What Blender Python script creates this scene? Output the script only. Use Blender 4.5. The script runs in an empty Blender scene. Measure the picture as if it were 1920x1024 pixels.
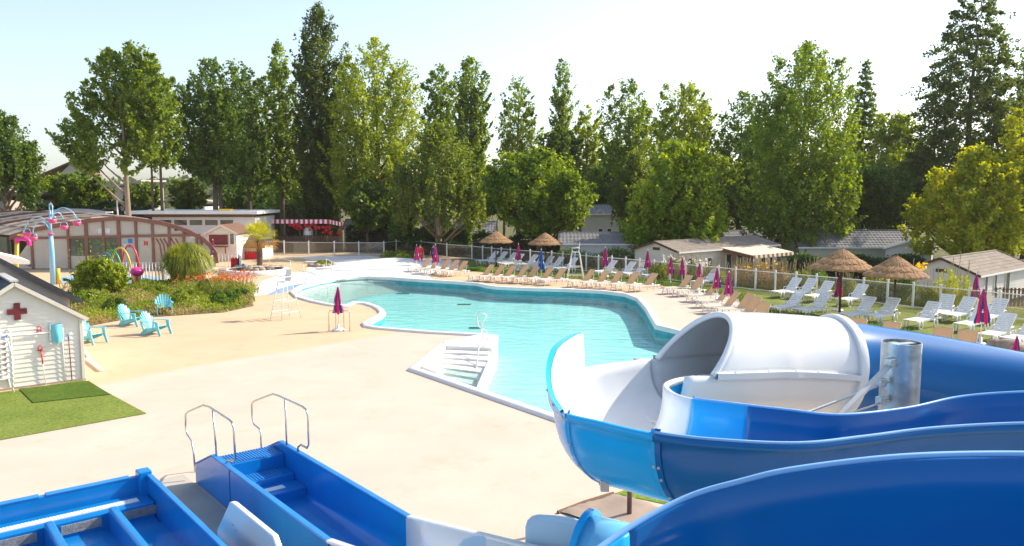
import bpy, math, random
import numpy as np
from mathutils import Vector, Matrix
from mathutils.geometry import tessellate_polygon
S = bpy.context.scene
COL = S.collection
RNG = np.random.default_rng(7)
random.seed(7)
PI = math.pi
# ------------------------------------------------------------------ camera
CZ, F, PITCH = 5.8, 1500.0, math.atan(152/1500)
cam = bpy.data.cameras.new('camera'); cam.sensor_width = 36; cam.lens = 36*F/1920; cam.clip_end = 3000; cam.clip_start = 0.05
co = bpy.data.objects.new('camera', cam); COL.objects.link(co)
co.location = (0, 0, CZ); co.rotation_euler = (PI/2 - PITCH, 0, 0)
S.camera = co
# ------------------------------------------------------------------ world, sun, exposure
SUN_EL, SUN_AZ = math.radians(37), math.atan2(0.90, 0.44)      # azimuth from +Y towards +X
w = bpy.data.worlds.new('World'); S.world = w; w.use_nodes = True
nt = w.node_tree; bg = nt.nodes['Background']
sky = nt.nodes.new('ShaderNodeTexSky'); sky.sky_type = 'NISHITA'; sky.sun_disc = False
sky.sun_elevation = SUN_EL; sky.sun_rotation = SUN_AZ; sky.air_density = 1.0; sky.dust_density = 1.4; sky.ozone_density = 2.6; sky.altitude = 0
hs_ = nt.nodes.new('ShaderNodeHueSaturation'); hs_.inputs['Saturation'].default_value = .78; nt.links.new(sky.outputs[0], hs_.inputs['Color']); nt.links.new(hs_.outputs[0], bg.inputs[0]); bg.inputs[1].default_value = 0.124
sl = bpy.data.lights.new('sun', 'SUN'); sl.energy = 3.6; sl.angle = math.radians(0.6); sl.color = (1.0, 0.88, 0.72)
so = bpy.data.objects.new('sun', sl); COL.objects.link(so)
so.rotation_euler = Vector((-math.sin(SUN_AZ)*math.cos(SUN_EL), -math.cos(SUN_AZ)*math.cos(SUN_EL), -math.sin(SUN_EL))).to_track_quat('-Z', 'Y').to_euler()
so.location = (40, 40, 60)
S.view_settings.view_transform = 'Standard'; S.view_settings.look = 'None'
S.view_settings.exposure = 1.12; S.view_settings.gamma = 1; S.view_settings.use_curve_mapping = False
try:
    S.cycles.max_bounces = 8; S.cycles.transparent_max_bounces = 12; S.cycles.diffuse_bounces = 4; S.cycles.volume_bounces = 0
    S.cycles.caustics_reflective = False; S.cycles.caustics_refractive = False
    S.cycles.sample_clamp_indirect = 6
except Exception: pass

# ------------------------------------------------------------------ measuring: where a sight line of the photograph meets a height or a depth
_up = Vector((0, math.sin(PITCH), math.cos(PITCH))); _fw = Vector((0, math.cos(PITCH), -math.sin(PITCH)))
def ray(px, py): return Vector(((px-960)/F, 0, 0)) + _up*((512-py)/F) + _fw
def G(px, py, z=0.0):
    d = ray(px, py); t = (z-CZ)/d.z; return Vector((d.x*t, d.y*t, z))
def D(px, py, Y):
    d = ray(px, py); t = Y/d.y; return Vector((d.x*t, Y, CZ+d.z*t))

# ------------------------------------------------------------------ materials
M = {}
def srgb(r, g, b):
    f = lambda c: (c/255/12.92) if c/255 <= .04045 else ((c/255+.055)/1.055)**2.4
    return (f(r), f(g), f(b))
def pm(name, col, rough=.5, metal=0., var=.12, scale=3., bump=0., bscale=30., spec=.5, coat=0., emis=None, trans=0., stretch=None, grime=0.):
    m = bpy.data.materials.new(name); m.use_nodes = True; n = m.node_tree.nodes; l = m.node_tree.links
    b = n['Principled BSDF']; b.inputs['Roughness'].default_value = rough; b.inputs['Metallic'].default_value = metal
    b.inputs['Specular IOR Level'].default_value = spec; b.inputs['Coat Weight'].default_value = coat; b.inputs['Coat Roughness'].default_value = .12
    tc = n.new('ShaderNodeTexCoord'); vec = tc.outputs['Object']
    if stretch:
        mp = n.new('ShaderNodeMapping'); mp.inputs['Scale'].default_value = stretch; l.new(vec, mp.inputs[0]); vec = mp.outputs[0]
    nz = n.new('ShaderNodeTexNoise'); nz.inputs['Scale'].default_value = scale; nz.inputs['Detail'].default_value = 5; nz.inputs['Roughness'].default_value = .6
    l.new(vec, nz.inputs['Vector'])
    cr = n.new('ShaderNodeValToRGB'); e = cr.color_ramp.elements
    e[0].position = .3; e[1].position = .7
    e[0].color = (*[max(0, c*(1-var)) for c in col], 1); e[1].color = (*[min(1, c*(1+var*.7)) for c in col], 1)
    l.new(nz.outputs['Fac'], cr.inputs[0]); out = cr.outputs[0]
    if grime:
        n2 = n.new('ShaderNodeTexNoise'); n2.inputs['Scale'].default_value = scale*.23; n2.inputs['Detail'].default_value = 8; l.new(vec, n2.inputs['Vector'])
        r2 = n.new('ShaderNodeValToRGB'); r2.color_ramp.elements[0].position = .48; r2.color_ramp.elements[1].position = .75
        r2.color_ramp.elements[0].color = (1, 1, 1, 1); r2.color_ramp.elements[1].color = (1-grime, 1-grime*1.05, 1-grime*1.15, 1); l.new(n2.outputs['Fac'], r2.inputs[0])
        mx = n.new('ShaderNodeMix'); mx.data_type = 'RGBA'; mx.blend_type = 'MULTIPLY'; mx.inputs[0].default_value = 1
        l.new(out, mx.inputs[6]); l.new(r2.outputs[0], mx.inputs[7]); out = mx.outputs[2]
    l.new(out, b.inputs['Base Color'])
    if bump:
        bn = n.new('ShaderNodeTexNoise'); bn.inputs['Scale'].default_value = bscale; bn.inputs['Detail'].default_value = 4; l.new(vec, bn.inputs['Vector'])
        bp = n.new('ShaderNodeBump'); bp.inputs['Strength'].default_value = bump; bp.inputs['Distance'].default_value = .03
        l.new(bn.outputs['Fac'], bp.inputs['Height']); l.new(bp.outputs[0], b.inputs['Normal'])
    if trans:
        tl = n.new('ShaderNodeBsdfTranslucent'); l.new(out, tl.inputs[0]); x = n.new('ShaderNodeMixShader'); x.inputs[0].default_value = trans
        l.new(b.outputs[0], x.inputs[1]); l.new(tl.outputs[0], x.inputs[2]); l.new(x.outputs[0], n['Material Output'].inputs[0])
    M[name] = m; return m
def leafmat(name, c1, c2, trans=.48, c3=None):
    m = bpy.data.materials.new(name); m.use_nodes = True; n = m.node_tree.nodes; l = m.node_tree.links
    n.remove(n['Principled BSDF'])
    geo = n.new('ShaderNodeNewGeometry'); cr = n.new('ShaderNodeValToRGB'); e = cr.color_ramp.elements
    e[0].color = (*c1, 1); e[1].color = (*c2, 1)
    if c3: q = e.new(.86); q.color = (*c2, 1); e[-1].color = (*c3, 1)
    nz = n.new('ShaderNodeTexNoise'); nz.inputs['Scale'].default_value = .55; nz.inputs['Detail'].default_value = 2
    tc = n.new('ShaderNodeTexCoord'); l.new(tc.outputs['Object'], nz.inputs['Vector'])
    ma = n.new('ShaderNodeMath'); ma.operation = 'MULTIPLY_ADD'; ma.inputs[1].default_value = .55; l.new(geo.outputs['Random Per Island'], ma.inputs[0])
    mb = n.new('ShaderNodeMath'); mb.operation = 'MULTIPLY_ADD'; mb.inputs[1].default_value = 1.3; mb.inputs[2].default_value = -.42; l.new(nz.outputs['Fac'], mb.inputs[0])
    l.new(mb.outputs[0], ma.inputs[2]); l.new(ma.outputs[0], cr.inputs[0])
    d = n.new('ShaderNodeBsdfDiffuse'); t = n.new('ShaderNodeBsdfTranslucent'); g = n.new('ShaderNodeBsdfGlossy'); g.inputs['Roughness'].default_value = .45
    hs = n.new('ShaderNodeHueSaturation'); hs.inputs['Hue'].default_value = .485; hs.inputs['Saturation'].default_value = 1.1; hs.inputs['Value'].default_value = 1.5
    l.new(cr.outputs[0], d.inputs[0]); l.new(cr.outputs[0], hs.inputs['Color']); l.new(hs.outputs[0], t.inputs[0])
    x = n.new('ShaderNodeMixShader'); x.inputs[0].default_value = trans; l.new(d.outputs[0], x.inputs[1]); l.new(t.outputs[0], x.inputs[2])
    y = n.new('ShaderNodeMixShader'); y.inputs[0].default_value = .035; l.new(x.outputs[0], y.inputs[1]); l.new(g.outputs[0], y.inputs[2])
    l.new(y.outputs[0], n['Material Output'].inputs[0]); M[name] = m; return m

# ------------------------------------------------------------------ mesh helpers
class MB:
    def __init__(s): s.v = []; s.f = []; s.mi = []
    def add(s, vs, fs, mi=0):
        o = len(s.v); s.v += [tuple(v) for v in vs]; s.f += [tuple(i+o for i in f) for f in fs]; s.mi += [mi]*len(fs); return s
    def box(s, c, d, rz=0., ry=0., rx=0., mi=0):
        R = Matrix.Rotation(rz, 3, 'Z') @ Matrix.Rotation(ry, 3, 'Y') @ Matrix.Rotation(rx, 3, 'X'); c = Vector(c)
        vs = [c + R @ Vector((x*d[0]/2, y*d[1]/2, z*d[2]/2)) for x in (-1, 1) for y in (-1, 1) for z in (-1, 1)]
        return s.add(vs, [(0,1,3,2), (4,6,7,5), (0,4,5,1), (2,3,7,6), (0,2,6,4), (1,5,7,3)], mi)
    def bar(s, a, b, wd, ht=None, mi=0):                       # box section from a to b
        a = Vector(a); b = Vector(b); ht = ht or wd; t = (b-a).normalized()
        u = t.cross(Vector((0, 0, 1))); u = u.normalized() if u.length > 1e-4 else Vector((1, 0, 0)); n = u.cross(t)
        vs = [p + u*i*wd/2 + n*j*ht/2 for p in (a, b) for i, j in ((-1,-1), (1,-1), (1,1), (-1,1))]
        return s.add(vs, [(0,1,2,3), (7,6,5,4), (0,4,5,1), (1,5,6,2), (2,6,7,3), (3,7,4,0)], mi)
    def tube(s, pts, r, n=8, cap=True, closed=False, mi=0):
        pts = [Vector(p) for p in pts]; k = len(pts); rs = r if isinstance(r, (list, tuple)) else [r]*k
        ring = []; prev = None
        for i, p in enumerate(pts):
            a = pts[i-1] if (i or closed) else p; b = pts[(i+1) % k] if (i < k-1 or closed) else p
            t = (b-a).normalized()
            if prev is None:
                u = t.cross(Vector((0, 0, 1))); u = u.normalized() if u.length > .02 else Vector((1, 0, 0))
            else: u = (prev - t*prev.dot(t)).normalized()
            prev = u; q = t.cross(u)
            ring += [p + (u*math.cos(2*PI*j/n) + q*math.sin(2*PI*j/n))*rs[i] for j in range(n)]
        fs = []
        for i in range(k if closed else k-1):
            for j in range(n):
                a = i*n; b = ((i+1) % k)*n; fs.append((a+j, a+(j+1) % n, b+(j+1) % n, b+j))
        if cap and not closed: fs += [tuple(range(n))[::-1], tuple((k-1)*n+j for j in range(n))]
        return s.add(ring, fs, mi)
    def lathe(s, prof, n=16, c=(0, 0, 0), cap=True, mi=0):
        c = Vector(c); vs = []; fs = []; k = len(prof)
        for r, z in prof: vs += [c + Vector((r*math.cos(2*PI*j/n), r*math.sin(2*PI*j/n), z)) for j in range(n)]
        for i in range(k-1):
            for j in range(n): fs.append((i*n+j, i*n+(j+1) % n, (i+1)*n+(j+1) % n, (i+1)*n+j))
        if cap: fs += [tuple(range(n))[::-1], tuple((k-1)*n+j for j in range(n))]
        return s.add(vs, fs, mi)
    def prism(s, poly, z0, z1, mi=0):                          # polygon in xy, extruded in z
        k = len(poly); vs = [(p[0], p[1], z0) for p in poly] + [(p[0], p[1], z1) for p in poly]
        fs = [(i, (i+1) % k, k+(i+1) % k, k+i) for i in range(k)]
        for t in tessellate_polygon([[Vector((p[0], p[1], 0)) for p in poly]]): fs += [tuple(k+i for i in t), tuple(t)[::-1]]
        return s.add(vs, fs, mi)
    def slab(s, poly, nrm, th, mi=0):                          # planar 3D polygon, thickened by th along nrm
        nrm = Vector(nrm).normalized()*th; k = len(poly); vs = [Vector(p) for p in poly]; vs += [v+nrm for v in vs]
        fs = [(i, (i+1) % k, k+(i+1) % k, k+i) for i in range(k)] + [tuple(range(k))[::-1], tuple(range(k, 2*k))]
        return s.add(vs, fs, mi)
    def grid(s, rows, closed=False, mi=0):                     # rows of points
        n = len(rows[0]); vs = [p for r in rows for p in r]; fs = []
        for i in range(len(rows)-1):
            for j in range(n if closed else n-1): fs.append((i*n+j, i*n+(j+1) % n, (i+1)*n+(j+1) % n, (i+1)*n+j))
        return s.add(vs, fs, mi)
    def ball(s, c, r, n=10, m=6, sc=(1, 1, 1), jit=0., mi=0):
        c = Vector(c); rows = []
        for i in range(m+1):
            a = PI*i/m; rows.append([])
            for j in range(n):
                k = 1 + jit*random.uniform(-1, 1)
                rows[-1].append(c + Vector((sc[0]*math.sin(a)*math.cos(2*PI*j/n), sc[1]*math.sin(a)*math.sin(2*PI*j/n), -sc[2]*math.cos(a)))*r*k)
            if i in (0, m): rows[-1] = [rows[-1][0]]*n
        return s.grid(rows, True, mi)
    def mesh(s, name, mats, smooth=False, recalc=True):
        me = bpy.data.meshes.new(name); me.from_pydata(s.v, [], s.f)
        for m in (mats if isinstance(mats, (list, tuple)) else [mats]): me.materials.append(m if not isinstance(m, str) else M[m])
        if any(s.mi): me.polygons.foreach_set('material_index', s.mi)
        if smooth: me.polygons.foreach_set('use_smooth', [True]*len(me.polygons))
        if recalc:
            import bmesh
            bm = bmesh.new(); bm.from_mesh(me); bmesh.ops.recalc_face_normals(bm, faces=bm.faces); bm.to_mesh(me); bm.free()
        me.update(); return me
    def build(s, name, mat, parent=None, smooth=False, loc=None, recalc=True):
        return link(name, s.mesh(name, mat, smooth, recalc), parent, loc)
def link(name, me, parent=None, loc=None, rz=0.):
    o = bpy.data.objects.new(name, me); COL.objects.link(o); o.parent = parent
    if loc is not None: o.location = loc
    if rz: o.rotation_euler.z = rz
    return o
def autosmooth(o, ang=35):
    me = o.data; me.polygons.foreach_set('use_smooth', [True]*len(me.polygons))
    try: me.set_sharp_from_angle(angle=math.radians(ang))
    except Exception: pass
    return o
def bevel(o, wd=.01, seg=2):
    b = o.modifiers.new('bevel', 'BEVEL'); b.width = wd; b.segments = seg; b.limit_method = 'ANGLE'; return o
def tag(o, label=None, cat=None, group=None, kind=None):
    if label: o['label'] = label
    if cat: o['category'] = cat
    if group: o['group'] = group
    if kind: o['kind'] = kind
    return o
def thing(name, label, cat, loc=(0, 0, 0), rz=0., group=None):
    o = bpy.data.objects.new(name, None); COL.objects.link(o); o.location = loc; o.rotation_euler.z = rz; o.empty_display_size = .2
    return tag(o, label, cat, group)
def struct(o): o['kind'] = 'structure'; return o
KIDS = {}
def copy_tree(o, parent=None):
    c = o.copy(); COL.objects.link(c); c.parent = parent
    for ch in o.children: copy_tree(ch, c)
    return c
def put(proto, state, loc, rz, label, scale=None):             # first call places the prototype itself, later ones a copy
    o = proto if not state.get(proto.name) else copy_tree(proto)
    state[proto.name] = 1
    o.location = loc; o.rotation_euler.z = rz; o['label'] = label
    if scale: o.scale = scale
    return o
def catmull(pts, n=8, closed=False):
    pts = [np.array(p, float) for p in pts]; k = len(pts); out = []
    for i in range(k if closed else k-1):
        if closed: p0, p1, p2, p3 = pts[i-1], pts[i], pts[(i+1) % k], pts[(i+2) % k]
        else: p0, p1, p2, p3 = pts[max(i-1, 0)], pts[i], pts[i+1], pts[min(i+2, k-1)]
        for j in range(n):
            t = j/n; out.append(.5*((2*p1) + (-p0+p2)*t + (2*p0-5*p1+4*p2-p3)*t*t + (-p0+3*p1-3*p2+p3)*t**3))
    if not closed: out.append(pts[-1])
    return out
def inset(poly, d):                                            # offset a closed xy polygon (positive = outwards for CCW)
    k = len(poly); A = sum(poly[i][0]*poly[(i+1) % k][1]-poly[(i+1) % k][0]*poly[i][1] for i in range(k)); sg = 1 if A > 0 else -1
    out = []
    for i in range(k):
        a = Vector(poly[i-1][:2]); b = Vector(poly[i][:2]); c = Vector(poly[(i+1) % k][:2])
        t1 = (b-a).normalized(); t2 = (c-b).normalized(); n1 = Vector((t1.y, -t1.x)); n2 = Vector((t2.y, -t2.x)); n = n1+n2
        n = n/max(n.length_squared/2, .6); out.append(b + n*d*sg)
    return out
# ------------------------------------------------------------------ leaves
def leaves(name, P, size, mat, rng=RNG, aspect=.6, up=None, parent=None, loc=None, jitter=.35, droop=None):
    N = len(P); P = np.asarray(P, np.float32)
    a = rng.normal(size=(N, 3)); 
    if up is not None: a = a*up[0] + np.array(up[1])
    a /= np.linalg.norm(a, axis=1, keepdims=True)+1e-9
    b = rng.normal(size=(N, 3)); b -= a*(a*b).sum(1, keepdims=True); b /= np.linalg.norm(b, axis=1, keepdims=True)+1e-9
    s = (size*(1+jitter*rng.uniform(-1, 1, N)))[:, None]
    V = np.empty((N, 4, 3), np.float32)
    V[:, 0] = P-a*s*.5; V[:, 1] = P+b*s*.5*aspect+a*s*.05; V[:, 2] = P+a*s*.5; V[:, 3] = P-b*s*.5*aspect+a*s*.05
    me = bpy.data.meshes.new(name); me.vertices.add(N*4); me.vertices.foreach_set('co', V.ravel())
    me.loops.add(N*4); me.loops.foreach_set('vertex_index', np.arange(N*4, dtype=np.int32))
    me.polygons.add(N); me.polygons.foreach_set('loop_start', np.arange(0, N*4, 4, dtype=np.int32))
    me.materials.append(M[mat]); me.update(); me.validate()
    return link(name, me, parent, loc)
# ------------------------------------------------------------------ material palette
pm('white_plastic', (.85,.84,.82), .35, var=.04, scale=2, spec=.5)
pm('white_paint', (.76,.75,.72), .5, var=.06, scale=1.2, bump=.05, grime=.08)
pm('coping_white', (.74,.72,.68), .55, var=.07, scale=1.5, bump=.12, bscale=14, grime=.12)
pm('clapboard', (.78,.74,.66), .6, var=.06, scale=1.5, grime=.12)
pm('cream_wall', (.62,.56,.46), .65, var=.05, scale=1.0, grime=.1)
pm('trim_cream', (.70,.64,.54), .55, var=.06)
pm('dark_roof', (.035,.038,.045), .6, var=.25, scale=6, bump=.2)
pm('navy_roof', (.02,.025,.04), .55, var=.3, scale=8, bump=.2, bscale=60)
pm('maroon', (.16,.015,.022), .5, var=.2, scale=5, stretch=(1, 1, 14))
pm('turquoise_plastic', (.16,.56,.66), .4, var=.07, scale=3)
pm('tan_mesh', (.76,.575,.36), .7, var=.05, scale=4, bump=.08, bscale=140, trans=.5)
pm('tan_edge', (.62,.50,.36), .6, var=.05)
pm('pink_fabric', (.92,.012,.20), .75, var=.10, scale=6, bump=.15, bscale=14, trans=.5)
pm('navy_fabric', (.02,.075,.28), .75, var=.2, scale=6, bump=.15, bscale=14, trans=.3)
pm('blue_fabric', (.02,.19,.55), .75, var=.2, scale=6, trans=.3)
pm('thatch', (.35,.20,.09), .9, var=.45, scale=14, bump=.8, bscale=60, stretch=(1, 1, .35))
pm('wood_dark', (.075,.042,.024), .75, var=.3, scale=6, bump=.25, stretch=(1, 1, .1))
pm('wood_brown', (.17,.10,.06), .8, var=.3, scale=5, bump=.25)
pm('steel', (.62,.60,.57), .22, 1., var=.08, scale=3)
pm('galvanised', (.50,.54,.56), .38, .85, var=.28, scale=7, bump=.06, bscale=10)
pm('grey_steel', (.52,.52,.50), .45, .2, var=.1, scale=4)
pm('rusty_post', (.16,.10,.07), .7, .2, var=.35, scale=6)
pm('slide_blue', (.002,.125,.37), .24, var=.07, scale=.8, spec=.32, coat=.08, grime=.06)
pm('slide_mid', (.012,.42,.83), .24, var=.06, scale=.8, spec=.35, coat=.1, grime=.08)
pm('slide_light', (.20,.55,.80), .22, var=.05, scale=.8, coat=.18, grime=.05)
pm('slide_pale', (.50,.68,.80), .25, var=.04, scale=.8, coat=.1, grime=.06)
pm('slide_white', (.74,.75,.75), .22, var=.03, scale=.8, coat=.3, grime=.06)
pm('slide_edge', (.22,.46,.78), .3, var=.05)
pm('trough_blue', (.003,.20,.55), .24, var=.12, scale=1.2, spec=.4, coat=.15, grime=.22)
pm('wet_blue', (.01,.22,.55), .05, var=.1, scale=1.5, bump=.05, bscale=4, spec=.7)
pm('trough_tread', (.02,.21,.56), .45, var=.15, scale=2, bump=.1)
pm('mesh_grey', (.30,.28,.25), .7, var=.35, scale=10, bump=.4, bscale=40)
pm('enclosure_brown', (.25,.10,.065), .5, var=.12, scale=2)
pm('enclosure_panel', (.78,.72,.61), .25, var=.05, scale=1.2, grime=.08, trans=.35)
pm('enclosure_roof', (.52,.40,.29), .4, var=.14, scale=1.5, grime=.15)
pm('glass_dark', (.05,.065,.06), .06, var=.3, scale=1.5, spec=.8)
pm('door_glass', (.13,.14,.11), .1, var=.45, scale=.8, spec=.8)
pm('home_wall', (.68,.61,.50), .6, var=.05, scale=1.2, grime=.1)
pm('home_wall_grey', (.64,.61,.55), .6, var=.05, scale=1.2, grime=.1)
pm('home_wall_green', (.50,.50,.38), .6, var=.06, scale=1.2, grime=.1)
pm('roof_tile_grey', (.24,.235,.235), .9, var=.2, scale=3, grime=.2, spec=.15)
pm('roof_tile_brown', (.33,.28,.23), .9, var=.2, scale=3, grime=.2, spec=.15)
pm('awning_stripe', (.66,.54,.40), .7, var=.1, scale=3)
pm('awning_dark', (.14,.07,.045), .7, var=.15, scale=3)
pm('red_paint', (.55,.02,.03), .5, var=.15)
pm('red_fabric', (.60,.015,.03), .8, var=.15, scale=6)
pm('pink_stripe', (.60,.03,.10), .7, var=.1)
pm('bucket_pink', (.72,.09,.25), .35, var=.08)
pm('hot_pink', (.75,.04,.28), .35, var=.08)
pm('pole_blue', (.28,.55,.78), .3, var=.05, coat=.3)
pm('toy_yellow', (.75,.48,.03), .35, var=.06)
pm('toy_green', (.02,.33,.13), .35, var=.06)
pm('toy_blue', (.03,.20,.58), .35, var=.06)
pm('toy_red', (.65,.03,.03), .35, var=.06)
pm('splash_blue', (.28,.48,.62), .5, var=.1)
pm('stone', (.36,.29,.22), .85, var=.3, scale=3, bump=.6, bscale=8)
pm('bark', (.15,.105,.07), .9, var=.35, scale=5, bump=.6, bscale=18, stretch=(1, 1, .25))
pm('bark_pale', (.30,.23,.17), .9, var=.3, scale=3, bump=.4, bscale=14, stretch=(1, 1, .4))
pm('skin', (.55,.30,.20), .6, var=.05)
pm('hair_dark', (.02,.014,.01), .6)
pm('red_cloth', (.62,.02,.03), .8, var=.1, scale=8)
pm('dark_cloth', (.05,.045,.07), .8, var=.1, scale=8)
pm('tarp', (.30,.23,.18), .75, var=.16, scale=1.5, bump=.5, bscale=3)
pm('paper', (.72,.70,.66), .6, var=.03)
pm('far_wall', (.50,.44,.37), .7, var=.06)
pm('far_roof_brown', (.16,.085,.055), .75, var=.2, scale=1)
pm('far_roof_grey', (.40,.38,.35), .6, var=.12, scale=1)
pm('soil', (.20,.14,.08), .95, var=.35, scale=3, bump=.6, bscale=12)
leafmat('leaf_poplar', (0.067,0.122,0.013), (0.286,0.390,0.035))
leafmat('leaf_dark', (0.044,0.089,0.015), (0.184,0.283,0.032))
leafmat('leaf_light', (0.122,0.188,0.013), (0.404,0.477,0.038))
leafmat('leaf_lombardy', (0.041,0.076,0.012), (0.143,0.194,0.028))
leafmat('leaf_maple', (0.078,0.160,0.009), (0.315,0.408,0.020), c3=(0.680,0.595,0.029))
leafmat('leaf_chestnut', (0.049,0.107,0.010), (0.222,0.322,0.019), c3=(0.760,0.671,0.032))
leafmat('leaf_yellow', (.165,.235,.010), (.47,.48,.014), .54, c3=(.75,.60,.015))
leafmat('leaf_willow', (0.069,0.104,0.013), (0.196,0.260,0.030), .5, c3=(0.314,0.343,0.045))
leafmat('leaf_hedge', (0.012,0.038,0.007), (0.054,0.114,0.017))
leafmat('leaf_laurel', (0.037,0.094,0.010), (0.163,0.275,0.031))
leafmat('leaf_pampas', (0.150,0.190,0.012), (0.420,0.440,0.050), .45)
leafmat('leaf_palm', (.22,.27,.015), (.60,.56,.04), .5)
leafmat('leaf_palm_dry', (0.280,0.150,0.015), (0.480,0.270,0.020))
leafmat('leaf_ground', (0.090,0.145,0.012), (0.300,0.360,0.040), .45, c3=(0.440,0.400,0.100))
leafmat('leaf_straw', (0.260,0.190,0.070), (0.480,0.370,0.160))
leafmat('petal_orange', (0.550,0.130,0.020), (0.800,0.250,0.040))
leafmat('petal_yellow', (0.700,0.420,0.020), (0.800,0.600,0.040))
leafmat('petal_white', (0.700,0.700,0.660), (0.800,0.800,0.780))
leafmat('far_leaf', (0.052,0.091,0.023), (0.130,0.169,0.046))

def turf(name, c1, c2, scale, bump=.6):
    m = pm(name, c1, .9, var=.3, scale=scale, bump=bump, bscale=90, spec=.15)
    n = m.node_tree.nodes; l = m.node_tree.links; b = n['Principled BSDF']
    tc = n['Texture Coordinate']; a = n.new('ShaderNodeTexNoise'); a.inputs['Scale'].default_value = .5; a.inputs['Detail'].default_value = 9; a.inputs['Roughness'].default_value = .72
    l.new(tc.outputs['Object'], a.inputs['Vector']); r = n.new('ShaderNodeValToRGB'); r.color_ramp.elements[0].position = .35; r.color_ramp.elements[1].position = .65
    r.color_ramp.elements[0].color = (*c1, 1); r.color_ramp.elements[1].color = (*c2, 1); l.new(a.outputs['Fac'], r.inputs[0])
    f = n.new('ShaderNodeTexNoise'); f.inputs['Scale'].default_value = 13; f.inputs['Detail'].default_value = 6; f.inputs['Roughness'].default_value = .75; l.new(tc.outputs['Object'], f.inputs['Vector'])
    fr = n.new('ShaderNodeMapRange'); fr.inputs[1].default_value = .3; fr.inputs[2].default_value = .7; fr.inputs[3].default_value = .42; fr.inputs[4].default_value = 1.45; l.new(f.outputs['Fac'], fr.inputs[0])
    x = n.new('ShaderNodeMix'); x.data_type = 'RGBA'; x.blend_type = 'MULTIPLY'; x.inputs[0].default_value = 1; l.new(r.outputs[0], x.inputs[6]); l.new(fr.outputs[0], x.inputs[7]); l.new(x.outputs[2], b.inputs['Base Color'])
    return m
turf('turf_fake', (.14,.20,.03), (.21,.26,.05), 3)
turf('turf_mat', (.07,.125,.012), (.10,.16,.02), 3)
turf('lawn_grass', (.13,.17,.03), (.23,.25,.06), 3)
turf('lawn_bright', (.14,.24,.02), (.22,.32,.03), 3)
turf('field_grass', (.07,.085,.022), (.16,.14,.06), 3)

# two-tone concrete: the pale new slab nearby and the ochre one beyond its joint
m = pm('deck_concrete', (.6,.5,.4), .8, bump=.12, bscale=60, spec=.2)
n = m.node_tree.nodes; l = m.node_tree.links; b = n['Principled BSDF']; tc = n['Texture Coordinate']
A, B = G(165, 723), G(500, 666); dr = (B-A).normalized(); nr = Vector((-dr.y, dr.x, 0))
dp = n.new('ShaderNodeVectorMath'); dp.operation = 'DOT_PRODUCT'; dp.inputs[1].default_value = nr; l.new(tc.outputs['Object'], dp.inputs[0])
wob = n.new('ShaderNodeTexNoise'); wob.inputs['Scale'].default_value = .35; wob.inputs['Detail'].default_value = 6; l.new(tc.outputs['Object'], wob.inputs['Vector'])
ad = n.new('ShaderNodeMath'); ad.operation = 'MULTIPLY_ADD'; ad.inputs[1].default_value = 1.1; l.new(wob.outputs['Fac'], ad.inputs[0]); l.new(dp.outputs['Value'], ad.inputs[2])
mr = n.new('ShaderNodeMapRange'); mr.inputs[1].default_value = nr.dot(A)+.30; mr.inputs[2].default_value = nr.dot(A)+.85; mr.clamp = True; l.new(ad.outputs[0], mr.inputs[0])
def noise_mix(c1, c2, sc, det=6, lo=.35, hi=.68, rough=.6, dist=0.):
    a = n.new('ShaderNodeTexNoise'); a.inputs['Scale'].default_value = sc; a.inputs['Detail'].default_value = det; a.inputs['Roughness'].default_value = rough; a.inputs['Distortion'].default_value = dist; l.new(tc.outputs['Object'], a.inputs['Vector'])
    r = n.new('ShaderNodeValToRGB'); r.color_ramp.elements[0].position = lo; r.color_ramp.elements[1].position = hi
    r.color_ramp.elements[0].color = (*c1, 1); r.color_ramp.elements[1].color = (*c2, 1); l.new(a.outputs['Fac'], r.inputs[0]); return r.outputs[0]
near_c = noise_mix((.535,.436,.352), (.59,.485,.395), .45, 8, rough=.65)
far_c = noise_mix((.555,.40,.255), (.615,.455,.30), .3, 8, rough=.65)
mx = n.new('ShaderNodeMix'); mx.data_type = 'RGBA'; l.new(mr.outputs[0], mx.inputs[0]); l.new(near_c, mx.inputs[6]); l.new(far_c, mx.inputs[7])
st = noise_mix((1,1,1), (.87,.83,.77), .8, 12, .54, .78, .72, .5)
sp = noise_mix((.93,.93,.93), (1.03,1.03,1.03), 38, 3, .3, .7)
cur = mx.outputs[2]
for q in (st, sp):
    mm = n.new('ShaderNodeMix'); mm.data_type = 'RGBA'; mm.blend_type = 'MULTIPLY'; mm.inputs[0].default_value = 1; l.new(cur, mm.inputs[6]); l.new(q, mm.inputs[7]); cur = mm.outputs[2]
l.new(cur, b.inputs['Base Color'])

# water: a clear tinted sheet that mirrors by Fresnel, with wind ripples
m = bpy.data.materials.new('pool_water'); m.use_nodes = True; M['pool_water'] = m; n = m.node_tree.nodes; l = m.node_tree.links; n.remove(n['Principled BSDF'])
tc = n.new('ShaderNodeTexCoord')
mp = n.new('ShaderNodeMapping'); mp.inputs['Scale'].default_value = (.75, 1.5, 1); mp.inputs['Rotation'].default_value = (0, 0, .25); l.new(tc.outputs['Object'], mp.inputs[0])
a = n.new('ShaderNodeTexNoise'); a.inputs['Scale'].default_value = 1.5; a.inputs['Detail'].default_value = 4; a.inputs['Distortion'].default_value = .5; l.new(mp.outputs[0], a.inputs['Vector'])
bp = n.new('ShaderNodeBump'); bp.inputs['Strength'].default_value = .42; bp.inputs['Distance'].default_value = .11; l.new(a.outputs['Fac'], bp.inputs['Height'])
ge = n.new('ShaderNodeNewGeometry'); dt = n.new('ShaderNodeVectorMath'); dt.operation = 'DOT_PRODUCT'; l.new(bp.outputs[0], dt.inputs[0]); l.new(ge.outputs['Incoming'], dt.inputs[1])
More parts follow.
